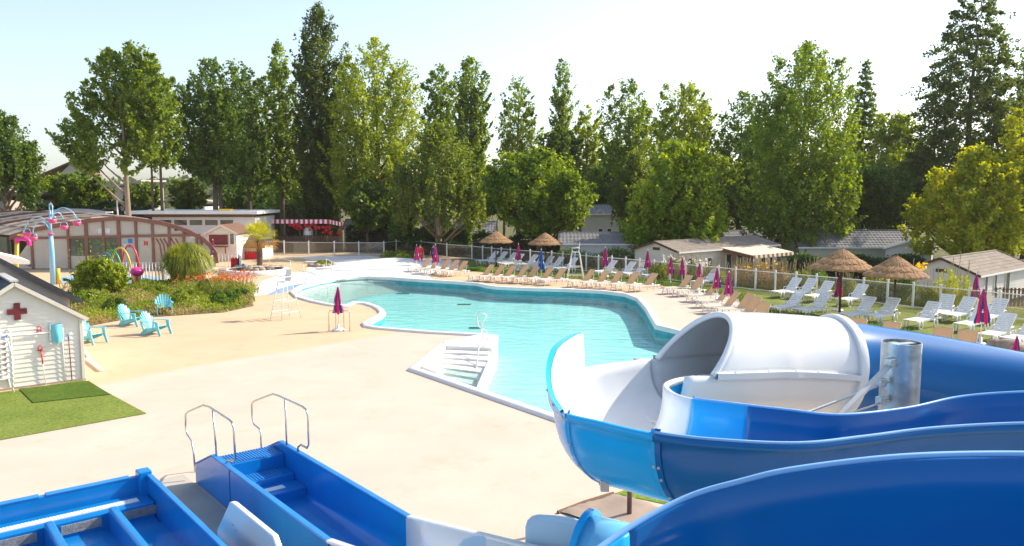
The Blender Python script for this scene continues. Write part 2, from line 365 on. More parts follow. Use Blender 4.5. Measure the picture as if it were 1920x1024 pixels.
def mth(op, *v):                                               # Schlick reflectance of a water surface, the same from above and below
    q = n.new('ShaderNodeMath'); q.operation = op
    for i_, s_ in enumerate(v):
        if isinstance(s_, (int, float)): q.inputs[i_].default_value = s_
        else: l.new(s_, q.inputs[i_])
    return q.outputs[0]
fres = mth('MULTIPLY_ADD', mth('POWER', mth('SUBTRACT', 1., mth('ABSOLUTE', dt.outputs['Value'])), 5.), .98, .02)
t = n.new('ShaderNodeBsdfTransparent'); t.inputs[0].default_value = (.84,.98,.975,1); g = n.new('ShaderNodeBsdfGlossy'); g.inputs['Roughness'].default_value = .03; l.new(bp.outputs[0], g.inputs['Normal'])
x = n.new('ShaderNodeMixShader'); l.new(fres, x.inputs[0]); l.new(t.outputs[0], x.inputs[1]); l.new(g.outputs[0], x.inputs[2]); l.new(x.outputs[0], n['Material Output'].inputs[0])
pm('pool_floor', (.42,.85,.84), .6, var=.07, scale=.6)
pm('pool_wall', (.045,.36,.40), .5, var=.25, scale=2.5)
pm('beach_floor', (.50,.62,.56), .6, var=.06, scale=.6)
pm('white_apron', (.74,.72,.69), .7, var=.06, scale=.6, bump=.1, grime=.06)
pm('blue_marking', (.22,.37,.66), .6, var=.1)
pm('drain', (.01,.10,.10), .6)
# smoked glass of the pool fence
m = bpy.data.materials.new('fence_glass'); m.use_nodes = True; M['fence_glass'] = m; n = m.node_tree.nodes; l = m.node_tree.links; n.remove(n['Principled BSDF'])
t = n.new('ShaderNodeBsdfTransparent'); t.inputs[0].default_value = (.91,.90,.86,1); g = n.new('ShaderNodeBsdfGlossy'); g.inputs['Roughness'].default_value = .12; d = n.new('ShaderNodeBsdfDiffuse'); d.inputs[0].default_value = (.42,.38,.30,1)
x = n.new('ShaderNodeMixShader'); x.inputs[0].default_value = .05; y = n.new('ShaderNodeMixShader'); y.inputs[0].default_value = .06; l.new(t.outputs[0], x.inputs[1]); l.new(g.outputs[0], x.inputs[2])
l.new(x.outputs[0], y.inputs[1]); l.new(d.outputs[0], y.inputs[2]); l.new(y.outputs[0], n['Material Output'].inputs[0])

# ------------------------------------------------------------------ the setting
GZ = -1.2                                                      # camping ground beyond the pool terrace
R = 1500
# wooded ridge on the skyline, far behind everything
rows = []
for j in range(15):
    t = j/14; y = 330+170*t; row = []
    for i in range(120):
        x = -520+1040*i/119; h = (14.5+2.5*math.sin(x*.011+1)+1.5*math.sin(x*.037))*min(1, t*2.2)*(1 if t < .75 else (1-t)/.25)
        row.append((x, y, GZ-1+h))
    rows.append(row)
b = MB(); b.grid(rows); hl = struct(b.build('hills', 'field_grass', smooth=True))
P = []
for k in range(9000):
    r_ = rows[int(RNG.integers(1, 10))]; q = r_[int(RNG.integers(0, 119))]
    P.append((q[0]+RNG.normal()*6, q[1]+RNG.normal()*6, q[2]+abs(RNG.normal())*1.6))
tag(leaves('distant_woods', P, 4.2, 'far_leaf', aspect=.8), 'low wooded ridge on the skyline far behind the houses', 'woods', kind='stuff')

def xy(px, py, z=0.): p = G(px, py, z); return (p.x, p.y)
POOL = [xy(*p) for p in [(552,549),(562,558),(590,566),(625,573),(648,574.5),(662,568),(690,570),(708,576),(718,582),(722,588),(715,595),(700,602),(690,608),(694,613),(712,616),(760,620),(812,624),(870,627),(922,627),(935,633),(931,660),(921,664),
        (782,694),(1041,782),(1200,838),(1252,852),(1330,800),(1440,700),(1420,662),(1262,621),(1229,613),(1210,580),(1194,562),(1172,553.5),(1130,548),(1060,544.5),(1000,543),(960,541.5),(930,540),(912,537.5),(895,533.5),(850,530),(791,526.5),(740,523),(690,520.5),(640,523),(600,530),(566,539)]]
# replace the notch around the entry steps: steps lie inside the water outline
POOL = POOL[:17] + [xy(905,629), xy(933,632), xy(929,652), xy(836,650), xy(782,694)] + POOL[23:]
WZ = -0.26
DECK = [xy(0,1500), (-9,3), (-22,9), xy(-420,800), xy(-420,590), xy(-300,520), xy(0,505), xy(330,488), xy(440,474), xy(530,473), xy(720,474), xy(790,476), xy(838,481), xy(1034,494), xy(1173,505), xy(1285,517), xy(1379,527), xy(1530,541), xy(1711,559), xy(1872,574), xy(2150,598), xy(2500,800), (14,4), (9,-3), (0,-4)]
DECK[0] = (-5, -4)
def sheet(name, outer, z, mat, holes=(), skirt=None):
    loops = [[Vector((p[0], p[1], 0)) for p in outer]] + [[Vector((p[0], p[1], 0)) for p in h] for h in holes]
    flat = [p for lp in loops for p in lp]; b = MB(); b.add([(p.x, p.y, z) for p in flat], [tuple(t) for t in tessellate_polygon(loops)])
    for lp in loops[:1]:
        if skirt is not None:
            k = len(lp)
            for i in range(k):
                a, c = lp[i], lp[(i+1) % k]; b.add([(a.x, a.y, z), (c.x, c.y, z), (c.x, c.y, skirt), (a.x, a.y, skirt)], [(0,1,2,3)])
    o = b.build(name, mat); me = o.data
    if sum(p.normal.z for p in me.polygons) < 0: me.flip_normals()
    return struct(o)
sheet('ground', [(-R,-60), (R,-60), (R,R), (-R,R)], GZ, 'field_grass', [inset(DECK, -.4)])
sheet('pool_deck', DECK, 0., 'deck_concrete', [inset(POOL, .05)], skirt=GZ-.3)
# coping: a rounded raised lip swept round the pool
prof = [(-.03,-.10),(-.03,.05),(.0,.085),(.05,.10),(.20,.10),(.27,.075),(.30,.03),(.30,-.02)]
rows = [[(p.x, p.y, z) for p in inset(POOL, d)] for d, z in prof]
b = MB(); b.grid(rows, True); struct(b.build('pool_coping', 'coping_white', smooth=True))
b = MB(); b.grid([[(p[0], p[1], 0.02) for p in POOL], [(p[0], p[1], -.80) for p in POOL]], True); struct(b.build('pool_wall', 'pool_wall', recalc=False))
sheet('pool_floor', inset(POOL, .05), -.76, 'pool_floor')
sheet('water', inset(POOL, .01), WZ, 'pool_water')
# the shallow sloping beach at the far left end, under the water
be = [xy(552,549),(xy(566,539)),xy(600,530),xy(640,523),xy(690,520.5),xy(740,523),xy(800,527)]
lo = [G(625,573,-.74),G(650,565,-.74),G(690,556,-.74),G(730,550,-.74),G(775,546,-.74),G(830,543,-.74),G(880,540,-.74)]
b = MB(); b.grid([[(p[0], p[1], -.20) for p in be], [(p.x, p.y, p.z) for p in lo]]); struct(b.build('beach_floor', 'beach_floor', smooth=True))
# white apron behind the pool, gently mounded
ap = [xy(*p) for p in [(468,556),(530,549),(548,541),(600,528),(690,519),(760,521),(810,524),(800,509),(765,500),(742,486),(690,479),(560,482),(520,486),(505,500),(525,515),(490,528)]]
sheet('white_apron', ap, .006, 'white_apron')
rows = []; c0 = G(735, 500); 
for i in range(9):
    t = i/8; rows.append([(c0.x+math.cos(a)*5.2*t*(1 if math.cos(a) > 0 else 1.25), c0.y+math.sin(a)*8*t, .008+.62*(math.cos(t*PI)*.5+.5)) for a in np.linspace(0, 2*PI, 28, endpoint=False)])
b = MB(); b.grid(rows, True); struct(b.build('white_mound', 'white_apron', smooth=True))
sheet('blue_band', [xy(*p) for p in [(499,554),(533,548),(550,541),(585,532),(580,530),(545,536),(522,542)]], .012, 'blue_marking')
sheet('ochre_terrace', [xy(*p) for p in [(455,494),(505,488),(560,484),(615,492),(630,503),(590,510),(535,512),(500,505),(470,515)]], .011, 'toy_blue')
bpy.data.objects['ochre_terrace'].data.materials[0] = pm('ochre', (.56,.40,.22), .8, var=.08, scale=.4, grime=.1)
# lawns
LAWN = [xy(*p) for p in [(860,484.6),(1034,495),(1173,506),(1285,518),(1379,528),(1530,542),(1711,560),(1872,575),(2140,598.5),(2120,700),(1870,655),(1700,628),(1560,609),(1447,590),(1411,571),(1388,558),(1294,545),(1233,533),(1060,522),(940,515),(900,509),(872,509),(880,498)]]
sheet('lawn', LAWN, .008, 'lawn_grass')
sheet('artificial_turf', [xy(*p) for p in [(275,776),(158,713),(-60,745),(-330,800),(-330,905),(0,826)]], .012, 'turf_fake')
b = MB(); q = [xy(*p) for p in [(206,741),(166,716),(36,731),(62,757)]]; b.prism(q, .012, .035); tag(b.build('turf_mat', 'turf_mat'), 'dark green turf doormat lying in front of the white shed', 'doormat')
sheet('grass_patch', [xy(*p) for p in [(1152,926),(1196,912),(1400,955),(1400,1010),(1275,952)]], .010, 'lawn_bright')
rows = []
q = [G(1046,960), G(1150,926), G(1290,968), G(1200,1015)]
for i in range(15):
    s = i/14; rows.append([])
    for j in range(15):
        t = j/14; p = (q[0]*(1-t)+q[1]*t)*(1-s) + (q[3]*(1-t)+q[2]*t)*s
        e = min(s, t, 1-t)*8; rows[-1].append((p.x, p.y, .012+.03*min(1, e)+.03*random.random()*math.exp(-e*.6)+.012*math.sin(9*s+5*t)))
b = MB(); b.grid(rows); tag(b.build('ground_tarp', 'tarp', smooth=True), 'wrinkled brown tarp on the ground below the light blue slide bend', 'tarp')
b = MB(); b.tube([G(1046,961,.02), G(1095,942,.03), G(1150,925,.02)], .035, 6); tag(b.build('edging_log', 'wood_brown'), 'thin brown timber edging along the far side of the tarp', 'edging')
# pool drains
for i, (px, py, lx) in enumerate([(870,571,.55),(755,551,.6),(893,615,.5)]):
    p = G(px, py, -.75); b = MB(); b.box((0,0,.004), (lx*1.4,.35,.02)); b.box((0,0,.012), (lx*1.3,.28,.02))
    tag(b.build('floor_drain', 'drain', loc=p), ['dark drain grille on the pool floor below the middle of the water', 'dark drain grille on the pool floor nearest the paddling rail', 'dark drain grille on the pool floor beside the entry steps'][i], 'drain', 'pool floor drains')
# entry steps in the pool
TL, TR, BL, BR = G(836,652), G(920,654), G(826,700), G(896,720)
st = thing('entry_steps', 'white steps going down into the near corner of the pool', 'steps', G(782,694))
o = Vector(st.location)
NS = 8
for i in range(NS):
    t0, t1 = i/NS, (i+1)/NS; z = -.066*(i+1)+.02
    qs = [TL.lerp(BL, t0), TR.lerp(BR, t0), TR.lerp(BR, t1+.02), TL.lerp(BL, t1+.02)]
    b = MB(); b.prism([(q.x-o.x, q.y-o.y) for q in qs], -.8, z-.002*i); bevel(b.build('tread', 'coping_white', st), .02)
b = MB(); b.prism([(p[0]-o.x, p[1]-o.y) for p in [xy(836,650), xy(790,691), xy(818,701), xy(827,696)]], -.8, .07); b.build('side_apron', 'coping_white', st)
b = MB(); b.prism([(p[0]-o.x, p[1]-o.y) for p in [xy(830,644), xy(905,629), xy(934,632), xy(931,654), xy(921,656), xy(836,653)]], -.8, .085); bevel(b.build('landing', 'coping_white', st), .04)
b = MB(); p = [G(931,654), G(934,634)]; b.prism([(q[0]-o.x, q[1]-o.y) for q in [xy(921,657), xy(931,655), xy(899,719), xy(893,720)]], -.8, -.12); b.build('side_wall', 'coping_white', st)
# handrail of the steps
hb = G(906, 652, .08); hr = thing('step_handrail', 'white tubular handrail beside the pool entry steps', 'handrail', hb)
def rel(p): return Vector(p)-hb
b = MB(); b.tube([rel(D(906,652,hb.y)), rel(D(904,606,hb.y)), rel(D(912,592,hb.y)), rel(D(908,588,hb.y)), rel(D(896,588,hb.y)), rel(D(894,596,hb.y)), rel(D(897,612,hb.y)), rel(D(905,617,hb.y)), rel(D(912,620,hb.y)), rel(D(914,638,hb.y))], .028, 8); b.build('loop', 'white_paint', hr, True)
b = MB(); b.tube([rel(D(903,618,hb.y-.1)), rel(D(899,640,hb.y-.3)), rel(G(889,722,-.6))], .028, 8); b.build('rail', 'white_paint', hr, True)

# ------------------------------------------------------------------ thin summer haze: one even volume round the whole place
hz_ = MB(); hz_.box((0, 455, 20.5), (1500, 1250, 49)); ho = hz_.build('haze', 'white_paint'); ho['kind'] = 'stuff'; ho['label'] = 'thin pale summer haze in the air over the whole place'
hm = bpy.data.materials.new('haze'); hm.use_nodes = True; hn = hm.node_tree.nodes; hn.remove(hn['Principled BSDF']); hv = hn.new('ShaderNodeVolumePrincipled')
hv.inputs['Color'].default_value = (1,.98,.94,1); hv.inputs['Density'].default_value = .00016; hv.inputs['Anisotropy'].default_value = .25
hm.node_tree.links.new(hv.outputs[0], hn['Material Output'].inputs['Volume']); ho.data.materials[0] = hm
# ================================================================== the slides in the foreground
def sub(pts, n): return [Vector(p) for p in catmull(pts, n)]
def profile(L, Rr, depth, K=20, lip=.07, down=None):
    dn = Vector(down) if down else Vector((0, 0, -1)); mid = (L+Rr)/2; h = (Rr-L)/2; hn = Vector((h.x, h.y, 0)).normalized(); P = []
    P += [L-hn*lip+dn*.07, L-hn*lip+dn*.005, L-hn*lip*.4-dn*.012]
    for k in range(K+1):
        a = PI*k/K; c = math.cos(a); s = math.sin(a)
        P.append(mid - h*math.copysign(abs(c)**.82, c) + dn*depth*s**.85)
    P += [Rr+hn*lip*.4-dn*.012, Rr+hn*lip+dn*.005, Rr+hn*lip+dn*.07]
    return P
def normals(row):
    out = []
    for i in range(len(row)):
        a = row[max(i-1, 0)]; b = row[min(i+1, len(row)-1)]; out.append(b-a)
    return out
def flume_piece(name, rows, mat_in, mat_out, parent, th=.022):
    b = MB(); b.grid(rows); me = b.mesh(name, [mat_out, mat_in], True, False)
    o = link(name, me, parent)
    s = o.modifiers.new('solid', 'SOLIDIFY'); s.thickness = th; s.offset = 1 if SIGN > 0 else -1; s.material_offset = 1; s.material_offset_rim = 1 if mat_in == mat_out else 0; s.use_rim = True
    return o
SIGN = 1
def seam_ring(rowa, rowb, off, mat, parent, nbolt=9, skip=3):
    # a raised flange under a joint: outer skin between two neighbouring profile rows pushed outwards
    rowa = rowa[2:-2]; rowb = rowb[2:-2]; A_, B_ = [], []; n = len(rowa)
    for i in range(n):
        t = rowa[min(i+1, n-1)]-rowa[max(i-1, 0)]; d = (rowb[i]-rowa[i]); nn = t.cross(d).normalized(); c = sum(rowa, Vector())/n
        if nn.dot(rowa[i]-c) < 0: nn = -nn
        A_.append(nn); 
    b = MB(); rows = [[rowa[i]+A_[i]*.024 for i in range(n)], [rowa[i]+A_[i]*off for i in range(n)], [rowb[i]+A_[i]*off for i in range(n)], [rowb[i]+A_[i]*.024 for i in range(n)]]
    b.grid(rows); b.build('seam_flange', mat, parent)
    for k in range(nbolt):
        i = skip+int((n-2*skip-1)*k/(nbolt-1)); p = (rowa[i]+rowb[i])/2+A_[i]*(off+.004); b = MB(); b.ball(p, .016, 8, 4); b.build('bolt', 'grey_steel', parent, True)
# ---- flume 1: comes in front of the mast, hairpins in a white bowl and enters the tube
O1 = [G(1222,675,3.32), G(1150,683,3.34), G(1098,692,3.36), G(1055,715,3.38), G(1040,742,3.38), G(1062,772,3.40), G(1130,790,3.45), G(1230,812,3.5), G(1350,826,3.5), G(1500,832,3.5), G(1620,820,3.52), G(1750,804,3.56), G(1920,795,3.62), G(2100,797,3.7), G(2300,812,3.8)]
I1 = [G(1347,703,3.30), G(1300,705,3.30), G(1262,711,3.3), G(1243,721,3.3), G(1256,736,3.3), G(1291,748,3.3), G(1345,756,3.3), G(1402,763,3.3), G(1480,772,3.3), G(1575,781,3.3), G(1700,768,3.3), G(1800,747,3.36), G(1920,738,3.45), G(2080,737,3.55), G(2250,745,3.65)]
N1 = 8
Lr, Rr = sub(O1, N1), sub(I1, N1)
ROWS = [profile(a, c, .62 + .28*min(1, i/16) - .10*min(1, max(0, (i-50)/30))) for i, (a, c) in enumerate(zip(Lr, Rr))]
fl = thing('open_flume', 'open flume with white bowl, light blue bend and dark blue run curving round the mast', 'water slide', G(1180,968,0))
def under(parent):
    return parent
fl_loc = Vector(fl.location)
def localise(rows, o): return [[p-o for p in r] for r in rows]
i1, i2 = int(5.15*N1), int(7*N1)
LR = localise(ROWS, fl_loc)
flume_piece('bowl', LR[:i1+1], 'slide_white', 'slide_mid', fl)
flume_piece('bend', LR[i1:i2+1], 'slide_mid', 'slide_mid', fl)
flume_piece('run', LR[i2:], 'slide_blue', 'slide_blue', fl)
seam_ring(LR[i2], [a.lerp(c, .75) for a, c in zip(LR[i2], LR[i2+1])], .04, 'slide_blue', fl, 11)
seam_ring([a.lerp(c, .5) for a, c in zip(LR[i2], LR[i2-1])], LR[i2], .035, 'slide_mid', fl, 2)
seam_ring(LR[i1], LR[i1].__class__(a.lerp(q, .5) for a, q in zip(LR[i1], LR[i1+1])), .035, 'slide_mid', fl, 7)
# splash guard standing on the outer rail of the bowl
pts = []; hs = [(2.02,.50),(2.25,.50),(2.5,.48),(2.8,.46),(3.1,.43),(3.4,.36),(3.7,.29),(4.0,.22),(4.3,.15),(4.6,.09),(5.0,.03)]
base = []; top = []
for t, h in hs:
    i = int(t*N1); f = t*N1-i; p = LR[i][3].lerp(LR[i+1][3], f); base.append(p); top.append(p+Vector((-.03, 0, h)))
cen = LR[3*N1][13]
def outward(p): v = Vector((p.x-cen.x, p.y-cen.y, 0)); return v.normalized()
b = MB(); b.grid([[p+outward(p)*.0 for p in base], [p for p in top], [p+outward(p)*.03 for p in top], [p+outward(p)*.03 for p in base]]); b.build('splash_guard', 'slide_white', fl, True)
rr_ = [[p+outward(p)*.032-Vector((0,0,.05)) for p in base], [p+outward(p)*.032+Vector((0,0,.004)) for p in top], [p+outward(p)*.11+Vector((0,0,.004)) for p in top], [p+outward(p)*.11-Vector((0,0,.05)) for p in base]]; b = MB(); b.grid(rr_+rr_[:1]); autosmooth(b.build('guard_flange', 'slide_mid', fl))
for k in (1, 3, 5, 7, 9):
    p = base[k].lerp(top[k], .4)+outward(base[k])*.105; b = MB(); b.ball(p, .022, 8, 4); b.build('bolt', 'grey_steel', fl, True)
# support post below with an arm
b = MB(); b.tube([(0,0,0),(0,0,2.1)], .045, 10); b.build('support_post', 'rusty_post', fl)
b = MB(); b.box((0,0,.012), (.22,.22,.02)); b.build('base_plate', 'rusty_post', fl)
q = ROWS[4][13]-fl_loc; b = MB(); b.bar((0,0,2.08), (q.x, q.y, q.z-.06), .09); b.build('support_arm', 'rusty_post', fl)
q = ROWS[5*N1+4][9]-fl_loc; b = MB(); b.box((q.x, q.y, q.z-.05), (.09,.09,.12)); b.build('bracket', 'grey_steel', fl)
# ---- the tube
tb = thing('tube_slide', 'closed tube with white mouth and long blue body sweeping right behind the mast', 'water slide', (7.8, 12.2, 0))
T0 = (Vector(O1[0])+Vector(I1[0]))/2
TC = sub([T0-Vector((1.5,.62,-.18)), T0, (3.9,12.12,3.16), (5.3,12.6,2.98), (6.6,12.58,2.78), (7.8,12.2,2.58), (9.0,11.3,2.4), (9.9,10.0,2.25), (10.2,8.4,2.1)], 12)[9:]
tl = Vector(tb.location); RT = .77
def trow(i, r, K=32, t0=0, t1=2*PI, tilt=0.):
    c = TC[i]; t = (TC[min(i+1, len(TC)-1)]-TC[max(i-1, 0)]).normalized(); s = Vector((t.y, -t.x, 0)).normalized(); up = s.cross(t)
    wd = 1.0 if i > 13 else (.80+.02*max(0, i-3))
    return [c + s*math.cos(t0+(t1-t0)*k/K)*r*wd + up*math.sin(t0+(t1-t0)*k/K)*r + t*tilt*max(0, math.sin(t0+(t1-t0)*k/K)) - tl for k in range(K+1)]
iw = 26
up_rows = [trow(i, RT, 24, 0, PI, .62*max(0, 1-(i-3)/9)) for i in range(3, iw)]
lo_rows = [trow(i, RT, 24, PI, 2*PI) for i in range(0, iw)]
def shell(name, rows, m1, m2, parent, off):
    b = MB(); b.grid(rows); o = link(name, b.mesh(name, [m1, m2], True, False), parent); s = o.modifiers.new('solid', 'SOLIDIFY'); s.thickness = .022; s.offset = off; s.material_offset = 1; s.material_offset_rim = 1; return o
shell('upper_shell', up_rows, 'slide_white', 'slide_white', tb, -1)
shell('lower_shell', lo_rows, 'slide_white', 'slide_white', tb, -1)
b = MB(); b.tube([p for p in up_rows[0]], .045, 8); b.build('mouth_rim', 'slide_white', tb, True)
for side in (0, -1):                                            # horizontal joint ledges between the half shells
    r0 = [r[side] for r in up_rows]; out = [((r[side]-(r[0]+r[-1])/2)).normalized() for r in up_rows]
    b = MB(); b.grid([[p+o_*.0+Vector((0,0,.05)) for p, o_ in zip(r0, out)], [p+o_*.10+Vector((0,0,.05)) for p, o_ in zip(r0, out)], [p+o_*.10-Vector((0,0,.035)) for p, o_ in zip(r0, out)], [p-Vector((0,0,.035)) for p in r0]]); b.build('joint_ledge', 'slide_white', tb)
    for k in range(2, iw-3, 4): b = MB(); b.ball(r0[k]+out[k]*.06+Vector((0,0,.052)), .016, 8, 4); b.build('bolt', 'grey_steel', tb)
bl = [trow(i, RT*.985, 48) for i in range(iw-1, len(TC))]
b = MB(); b.grid(bl); b.build('body', 'slide_blue', tb, True, recalc=False)
def ring(i, r0, r1, w, mat, frac=1.0):
    t = (TC[i+1]-TC[i-1]).normalized()*w/2; K = 48
    A_ = trow(i, r0, K); B_ = trow(i, r1, K); b = MB(); b.grid([[p-t for p in A_], [p-t for p in B_], [p-t*.2+(p-(TC[i]-tl)).normalized()*.012 for p in B_], [p+t for p in B_], [p+t for p in A_]]); return autosmooth(b.build('joint_ring', mat, tb))
ring(iw-1, RT*.97, RT+.085, .13, 'slide_white')
ring(58, RT*.97, RT+.085, .13, 'slide_mid')
b = MB(); q = trow(59, RT+.06, 32); b.ball(q[3], .05, 10, 6); b.build('red_marker', 'toy_red', tb, True)
b = MB(); b.tube([(0,0,0), (0,0,1.85)], .11, 14); b.build('support_post', 'galvanised', tb)
# ---- mast
mp_ = D(1690, 650, 10.0); ma = thing('slide_mast', 'galvanised steel mast with open top standing amid the blue slides', 'mast', (mp_.x, 10.0, 0))
top_z = D(1690, 641, 10.0).z; rM = 35.5/1500*10
b = MB(); b.lathe([(rM, 0), (rM, top_z), (rM-.012, top_z), (rM-.012, top_z-.35)], 40, cap=False); autosmooth(b.build('tube', 'galvanised', ma))
b = MB(); b.box((0,0,top_z-.03), (.40,.10,.02), rz=.35); b.box((0,0,top_z-.04), (.12,.36,.02), rz=.35); b.build('cap_plate', 'galvanised', ma)
b = MB(); b.lathe([(rM+.16, 0), (rM+.16, .03), (rM, .03)], 32, cap=False); b.build('base_flange', 'galvanised', ma)
def mrel(px, py, Y): p = D(px, py, Y); return (p.x-mp_.x, p.y-10.0, p.z)
for (a_, e_, wd) in (((1668,684,9.80), (1540,815,9.0), .065), ((1662,717,9.85), (1470,790,9.25), .034), ((1662,752,9.85), (1560,786,9.3), .022)):
    b = MB(); b.bar(mrel(*a_), mrel(*e_), wd, wd*.6); b.build('strut', 'grey_steel', ma)
for (px, py) in ((1670,680), (1652,717), (1652,752)):
    p = Vector(mrel(px, py, 9.80)); b = MB(); b.box(p, (.10,.10,.11), rz=.5); b.box(p+Vector((.03,0,.0)), (.16,.06,.03), rz=.5); bevel(b.build('bracket', 'galvanised', ma), .008)
    b = MB(); b.tube([p+Vector((-.02,-.07,0)), p+Vector((-.02,-.09,0))], .025, 6); b.build('bolt', 'grey_steel', ma)
# ---- flume 2, right below the camera
FR = sub([G(1040,1110,3.5), G(1165,1014,3.68), G(1290,945,3.84), G(1400,912,3.98), G(1500,890,4.08), G(1700,867,4.2), G(1920,862,4.25), G(2150,872,4.3), G(2400,890,4.35)], 8)
NR = [p+Vector((.25, -1.3, 0)) for p in FR]
f2 = thing('near_flume', 'big dark blue flume in the bottom right corner nearest the camera', 'water slide', (3.0, 3.6, 0)); o2 = Vector(f2.location)
R2 = localise([profile(c, a, .95, lip=.05) for a, c in zip(FR, NR)], o2)
# locate the colour seam
js = 9
flume_piece('lower_piece', R2[:js+1], 'slide_mid', 'slide_mid', f2); flume_piece('main_piece', R2[js:], 'slide_blue', 'slide_blue', f2)
b = MB(); b.tube([r[-2] + Vector((0,0,.02)) for r in R2], .022, 6); b.build('rim', 'slide_edge', f2, True)
for z_, i in ((0, 50),):
    q = R2[i][13]; b = MB(); b.tube([(q.x, q.y, 0), (q.x, q.y, q.z+.02)], .09, 12); b.build('support_post', 'galvanised', f2)
# rim of flume 1 too
b = MB(); b.tube([r[-3]+Vector((0,0,.0)) for r in LR[i1:]], .018, 6); b.build('inner_rim', 'slide_edge', fl, True)
b = MB(); b.tube([r[2]+Vector((0,0,.0)) for r in LR[i2:]], .018, 6); b.build('outer_rim', 'slide_edge', fl, True)
# ---- lower tube and its white run-out, bottom centre
lt = thing('lower_tube', 'light blue tube with a flanged mouth low at the bottom edge beside the brown tarp', 'water slide', (2.2, 8.6, 0)); ol = Vector(lt.location)
TC3 = [Vector((.86,9.35,1.42)), Vector((1.25,9.15,1.40)), Vector((1.75,8.85,1.36)), Vector((2.3,8.5,1.32)), Vector((3.0,7.9,1.28))]
def crow(C, i, r, K=32):
    t = (C[min(i+1, len(C)-1)]-C[max(i-1, 0)]).normalized(); s = Vector((t.y, -t.x, 0)).normalized(); up = s.cross(t)
    return [C[i]+s*math.cos(2*PI*k/K)*r+up*math.sin(2*PI*k/K)*r-ol for k in range(K+1)]
b = MB(); b.grid([crow(TC3, i, .47) for i in range(5)]); o_ = b.build('body', 'slide_light', lt, True, recalc=False); s_ = o_.modifiers.new('solid', 'SOLIDIFY'); s_.thickness = .02; s_.offset = 0
t = (TC3[1]-TC3[0]).normalized()
b = MB(); b.grid([[p for p in crow(TC3, 0, .44)], [p for p in crow(TC3, 0, .545)], [p+t*.07 for p in crow(TC3, 0, .545)], [p+t*.07 for p in crow(TC3, 0, .46)]]); autosmooth(b.build('mouth_flange', 'slide_mid', lt))
b = MB(); b.tube([(.8,-.7,0), (.8,-.7,.95)], .07, 10); b.build('support_post', 'galvanised', lt)
def wall_panel(pts, th, nrm, nm, mat, parent, off):
    b = MB(); b.slab([Vector(p)-off for p in pts], nrm, th); return bevel(b.build(nm, mat, parent), .02, 3)
ro = thing('run_out_trough', 'pale rounded trough walls at the bottom edge, left of the light blue tube mouth', 'water slide', (.3, 9.6, 0)); orr = Vector(ro.location)
wall_panel([D(984,1090,9.95), D(984,988,9.95), D(988,976,9.93), D(996,969,9.9), D(1008,966,9.87), D(1040,968,9.75), D(1074,973,9.6), D(1110,985,9.45), D(1130,1090,9.4)], .05, (.35,.93,0), 'end_wall', 'slide_pale', ro, orr)
wall_panel([D(845,1090,10.4), D(858,1022,10.4), D(868,1012,10.38), D(884,1007,10.35), D(906,1006,10.3), D(940,1012,10.2), D(972,1022,10.1), D(984,1090,10.0)], .05, (.35,.93,0), 'side_wall', 'slide_pale', ro, orr)
b = MB(); b.prism([(q.x-orr.x, q.y-orr.y) for q in (D(845,1090,10.4), D(1130,1090,9.4), D(1130,1200,8.5), D(845,1200,9.2))], 0, .35); b.build('floor', 'slide_white', ro)

# ---- the landing troughs, bottom left (local x = towards the viewer along the lanes, y = across to the right)
OM = G(367, 905, 0); RZ = math.atan2(-.7745, .6325); EX = Vector((.6325,-.7745,0)); EY = Vector((.7745,.6325,0))
lm = thing('landing_trough', 'single lane blue landing trough with two handrails and a ribbed top step', 'water slide', OM, RZ)
Wd = 1.40; xe = 5.85
side = [(0,0), (xe,0), (xe,.81), (1.0,.81), (.0,.38)]
for y0, nm in ((0., 'side_wall'), (Wd-.06, 'side_wall')):
    b = MB(); b.slab([(x, y0, z) for x, z in side], (0,1,0), .06); bevel(b.build(nm, 'trough_blue', lm), .018, 3)
    b = MB(); b.bar((1.0, y0+.03, .825), (xe, y0+.03, .825), .10, .035); b.bar((0, y0+.03, .395), (1.0, y0+.03, .825), .08, .03); bevel(b.build('wall_rim', 'trough_tread', lm), .01)
b = MB(); b.box((1.95, -.005, .40), (.012,.012,.78)); b.build('panel_joint', 'slide_blue', lm)
yc = Wd/2; wi = Wd-.13
b = MB(); b.box((.95, yc, .33), (.62, wi, .64)); bevel(b.build('platform', 'trough_blue', lm), .015)
def ribs(x0, x1, z, y0, y1, n, nm='rib', mat='trough_tread', parent=None):
    for k in range(n):
        y = y0+(y1-y0)*(k+.5)/n; b = MB(); b.box(((x0+x1)/2, y, z), (x1-x0, (y1-y0)/n*.55, .014)); b.build(nm, mat, parent or lm)
ribs(.66, 1.24, .657, .08, Wd-.08, 22)
b = MB(); b.box((.5, yc, .20), (.28, wi, .40)); b.box((.24, yc, .10), (.24, wi, .2)); bevel(b.build('outer_step', 'trough_blue', lm), .012)
b = MB(); b.box((1.50, yc, .20), (.48, wi, .38)); bevel(b.build('inner_step', 'trough_blue', lm), .015)
ribs(1.32, 1.70, .397, .10, Wd-.28, 17)
b = MB(); b.box((2.0, yc, .13), (.52, wi, .26)); bevel(b.build('lower_step', 'trough_blue', lm), .015)
b = MB(); b.box((1.98, yc-.12, .266), (.16, wi-.42, .012)); b.build('white_strip', 'white_plastic', lm)
